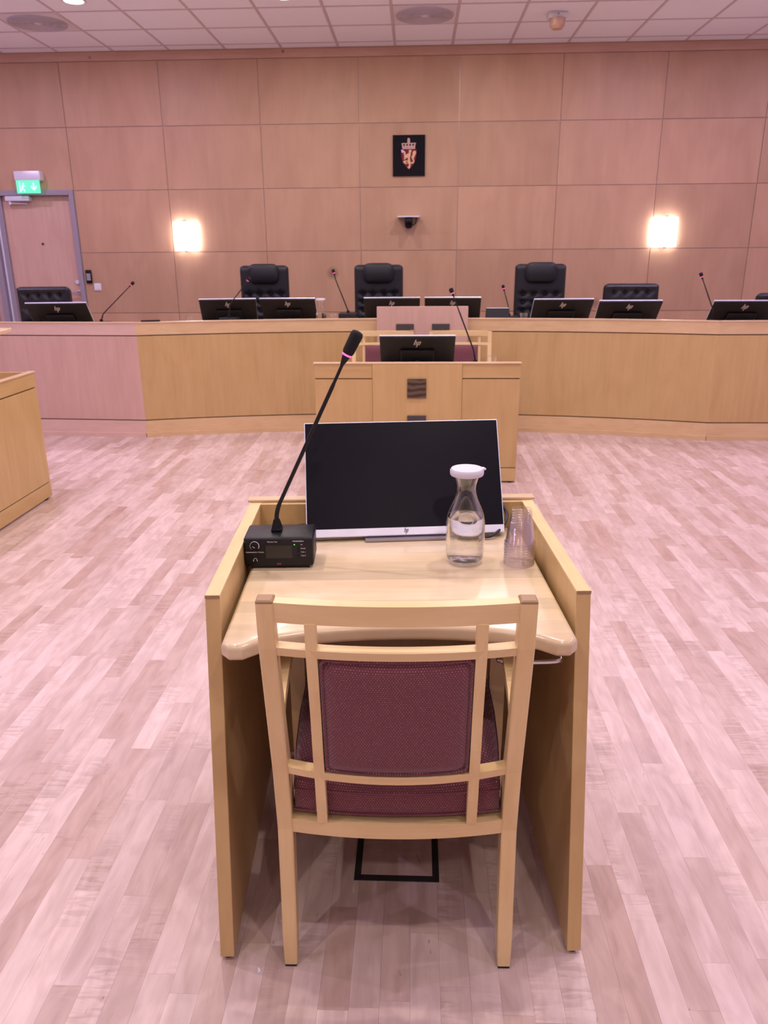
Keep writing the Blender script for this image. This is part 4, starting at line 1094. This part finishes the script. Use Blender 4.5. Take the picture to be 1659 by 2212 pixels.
# ================================================================== CARAFES AND CUPS
GP = [(0.0, 0.003), (0.036, 0.003), (0.0435, 0.006), (0.0468, 0.016), (0.0475, 0.04), (0.0475, 0.090), (0.0468, 0.110), (0.0435, 0.128), (0.036, 0.148), (0.0275, 0.168), (0.0232, 0.184), (0.0222, 0.196), (0.0238, 0.208), (0.0285, 0.222), (0.034, 0.234)]
def make_carafe(label, detail=True):
    t = thing('water_carafe', label, 'carafe', (0, 0, 0), 0, 'glass carafes with white lids')
    bm = bm_new(); lathe(bm, GP, 48); gl = obj('glass', bm, 'clear_glass', t, 'all')
    inner = [(0.0, 0.008), (0.034, 0.008), (0.0415, 0.0105), (0.0448, 0.018), (0.0457, 0.04), (0.0457, 0.09), (0.0452, 0.108), (0.0430, 0.122), (0.0, 0.122)]
    bm = bm_new(); lathe(bm, inner, 48); obj('water', bm, 'water', t, True)
    bm = bm_new(); lathe(bm, [(0.0, 0.236), (0.033, 0.236), (0.0335, 0.229), (0.0385, 0.229), (0.040, 0.233), (0.040, 0.241), (0.037, 0.2455), (0.030, 0.244), (0.0, 0.243)], 40); ldo = obj('lid', bm, 'lid_white', t, True)
    bm = bm_new(); box(bm, 0.036, 0.0475, -0.008, 0.008, 0.237, 0.2425, 0.002)
    for v in bm.verts: v.co = Matrix.Rotation(0.4, 3, 'Z') @ v.co
    obj('lid_tab', bm, 'lid_white', ldo, True)
    if detail:
        bm = bm_new(); loop = []
        for k in range(33):
            a = 2 * PI * k / 32; dx, dz = 0.0165 * math.cos(a), 0.0155 * math.sin(a)
            z = 0.128 + dz
            r = 0.0436
            for (r0, z0), (r1, z1) in zip(GP, GP[1:]):
                if z0 <= z <= z1 and z1 > z0: r = r0 + (r1 - r0) * (z - z0) / (z1 - z0)
            loop.append((dx, -math.sqrt(max(1e-6, r * r - dx * dx)) - 0.0003, z))
        tube(bm, loop, 0.0007, 6, False); obj('embossed_ring', bm, 'print_white', gl, 'all')
        bm = bm_new(); rnd = random.Random(3)
        for k in range(170):
            a = rnd.random() * 2 * PI; z = 0.02 + rnd.random() * 0.095; r = 0.0466
            bmesh.ops.create_icosphere(bm, subdivisions=1, radius=0.00035 + 0.0004 * rnd.random(), matrix=Matrix.Translation((r * math.cos(a), r * math.sin(a), z)))
        bb = obj('bubbles', bm, 'bubble', t, 'all'); bb['kind'] = 'stuff'
    return t
ca = make_carafe('glass water carafe with white lid in front of the screen on the witness desk')
ca.location = wloc(0.172, 0.325, DZ); ca.scale.z = 0.965
cb_ = make_carafe('glass water carafe with white lid on the bench beside the left monitor pair', False)
cb_.location = (-0.855, 7.08, BZ)

CPF = [(0.0, 0.086), (0.0235, 0.086), (0.0245, 0.0845), (0.0255, 0.079), (0.0272, 0.058), (0.0345, 0.056) if False else (0.0292, 0.057), (0.0352, 0.006), (0.0362, 0.005), (0.0374, 0.0035), (0.0374, 0.001), (0.0362, 0.0), (0.0352, 0.001)]
bm = bm_new(); lathe(bm, CPF, 36)
cup0 = obj('plastic_cup', bm, 'clear_plastic', None, 'all')
cup0.data.materials.append(MATS['rim_plastic'])
for p in cup0.data.polygons:
    if p.center.z < 0.0058: p.material_index = 1
tag(cup0, 'clear plastic cup at the bottom of the upturned stack on the witness desk', 'cup', 'stacked clear plastic cups')
cx_, cy_, cz_ = wloc(0.303, 0.312, DZ)
cup0.location = (cx_, cy_, cz_)
ordn = ['second', 'third', 'fourth', 'fifth', 'sixth', 'seventh', 'eighth']
for k in range(1, 9):
    c = cup0.copy(); C.objects.link(c); c.location = (cx_ + random.uniform(-0.0004, 0.0004), cy_ + random.uniform(-0.0004, 0.0004), cz_ + k * 0.0066)
    c['label'] = ('clear plastic cup, %s from the bottom of the upturned stack' % ordn[k - 1]) if k < 8 else 'clear plastic cup on top of the upturned stack on the witness desk'
def stand_cup(x, y, z, lab):
    c = cup0.copy(); C.objects.link(c); c.location = (x, y, z + 0.086); c.rotation_euler = (PI, 0, 0); c['label'] = lab; c['group'] = 'single cups on the desks'
    return c
stand_cup(1.0, 7.42, BZ, 'clear plastic cup on the bench in front of the right tall chair')
stand_cup(-0.775, 7.42, BZ, 'small pale cup on the bench beside the black base box')
stand_cup(-2.145, 7.40, BZ, 'small pale cup at the left corner of the left monitor pair')
stand_cup(0.533, 5.46, CZ, 'clear plastic cup on the right end of the clerk desk')

# ================================================================== FLOOR DETAILS
t = thing('floor_box', 'square floor socket box with dark frame under the witness desk', 'floor box', (-0.040, 1.60, 0), 0)
bm = bm_new()
for a in ((-0.104, 0.104, -0.107, -0.090), (-0.104, 0.104, 0.090, 0.107), (-0.104, -0.088, -0.090, 0.090), (0.088, 0.104, -0.090, 0.090)): box(bm, a[0], a[1], a[2], a[3], 0.0002, 0.0026)
obj('frame', bm, 'dark_box_frame', t)
bm = bm_new(); ly = bm.verts.layers.float.new('tone'); box(bm, -0.0875, 0.0875, -0.0895, 0.0895, 0.0002, 0.0018)
for v in bm.verts: v[ly] = 0.35
obj('lid_inlay', bm, 'parquet', t)
t = thing('paper_scrap', 'tiny white scrap on the floor left of the chair leg', 'scrap', (-0.328, 1.236, 0), 0.3)
bm = bm_new(); prism(bm, [(-0.003, -0.007), (0.004, -0.003), (0.003, 0.004), (-0.001, 0.009)], 0.0004, 0.0012); obj('sheet', bm, 'paper', t)
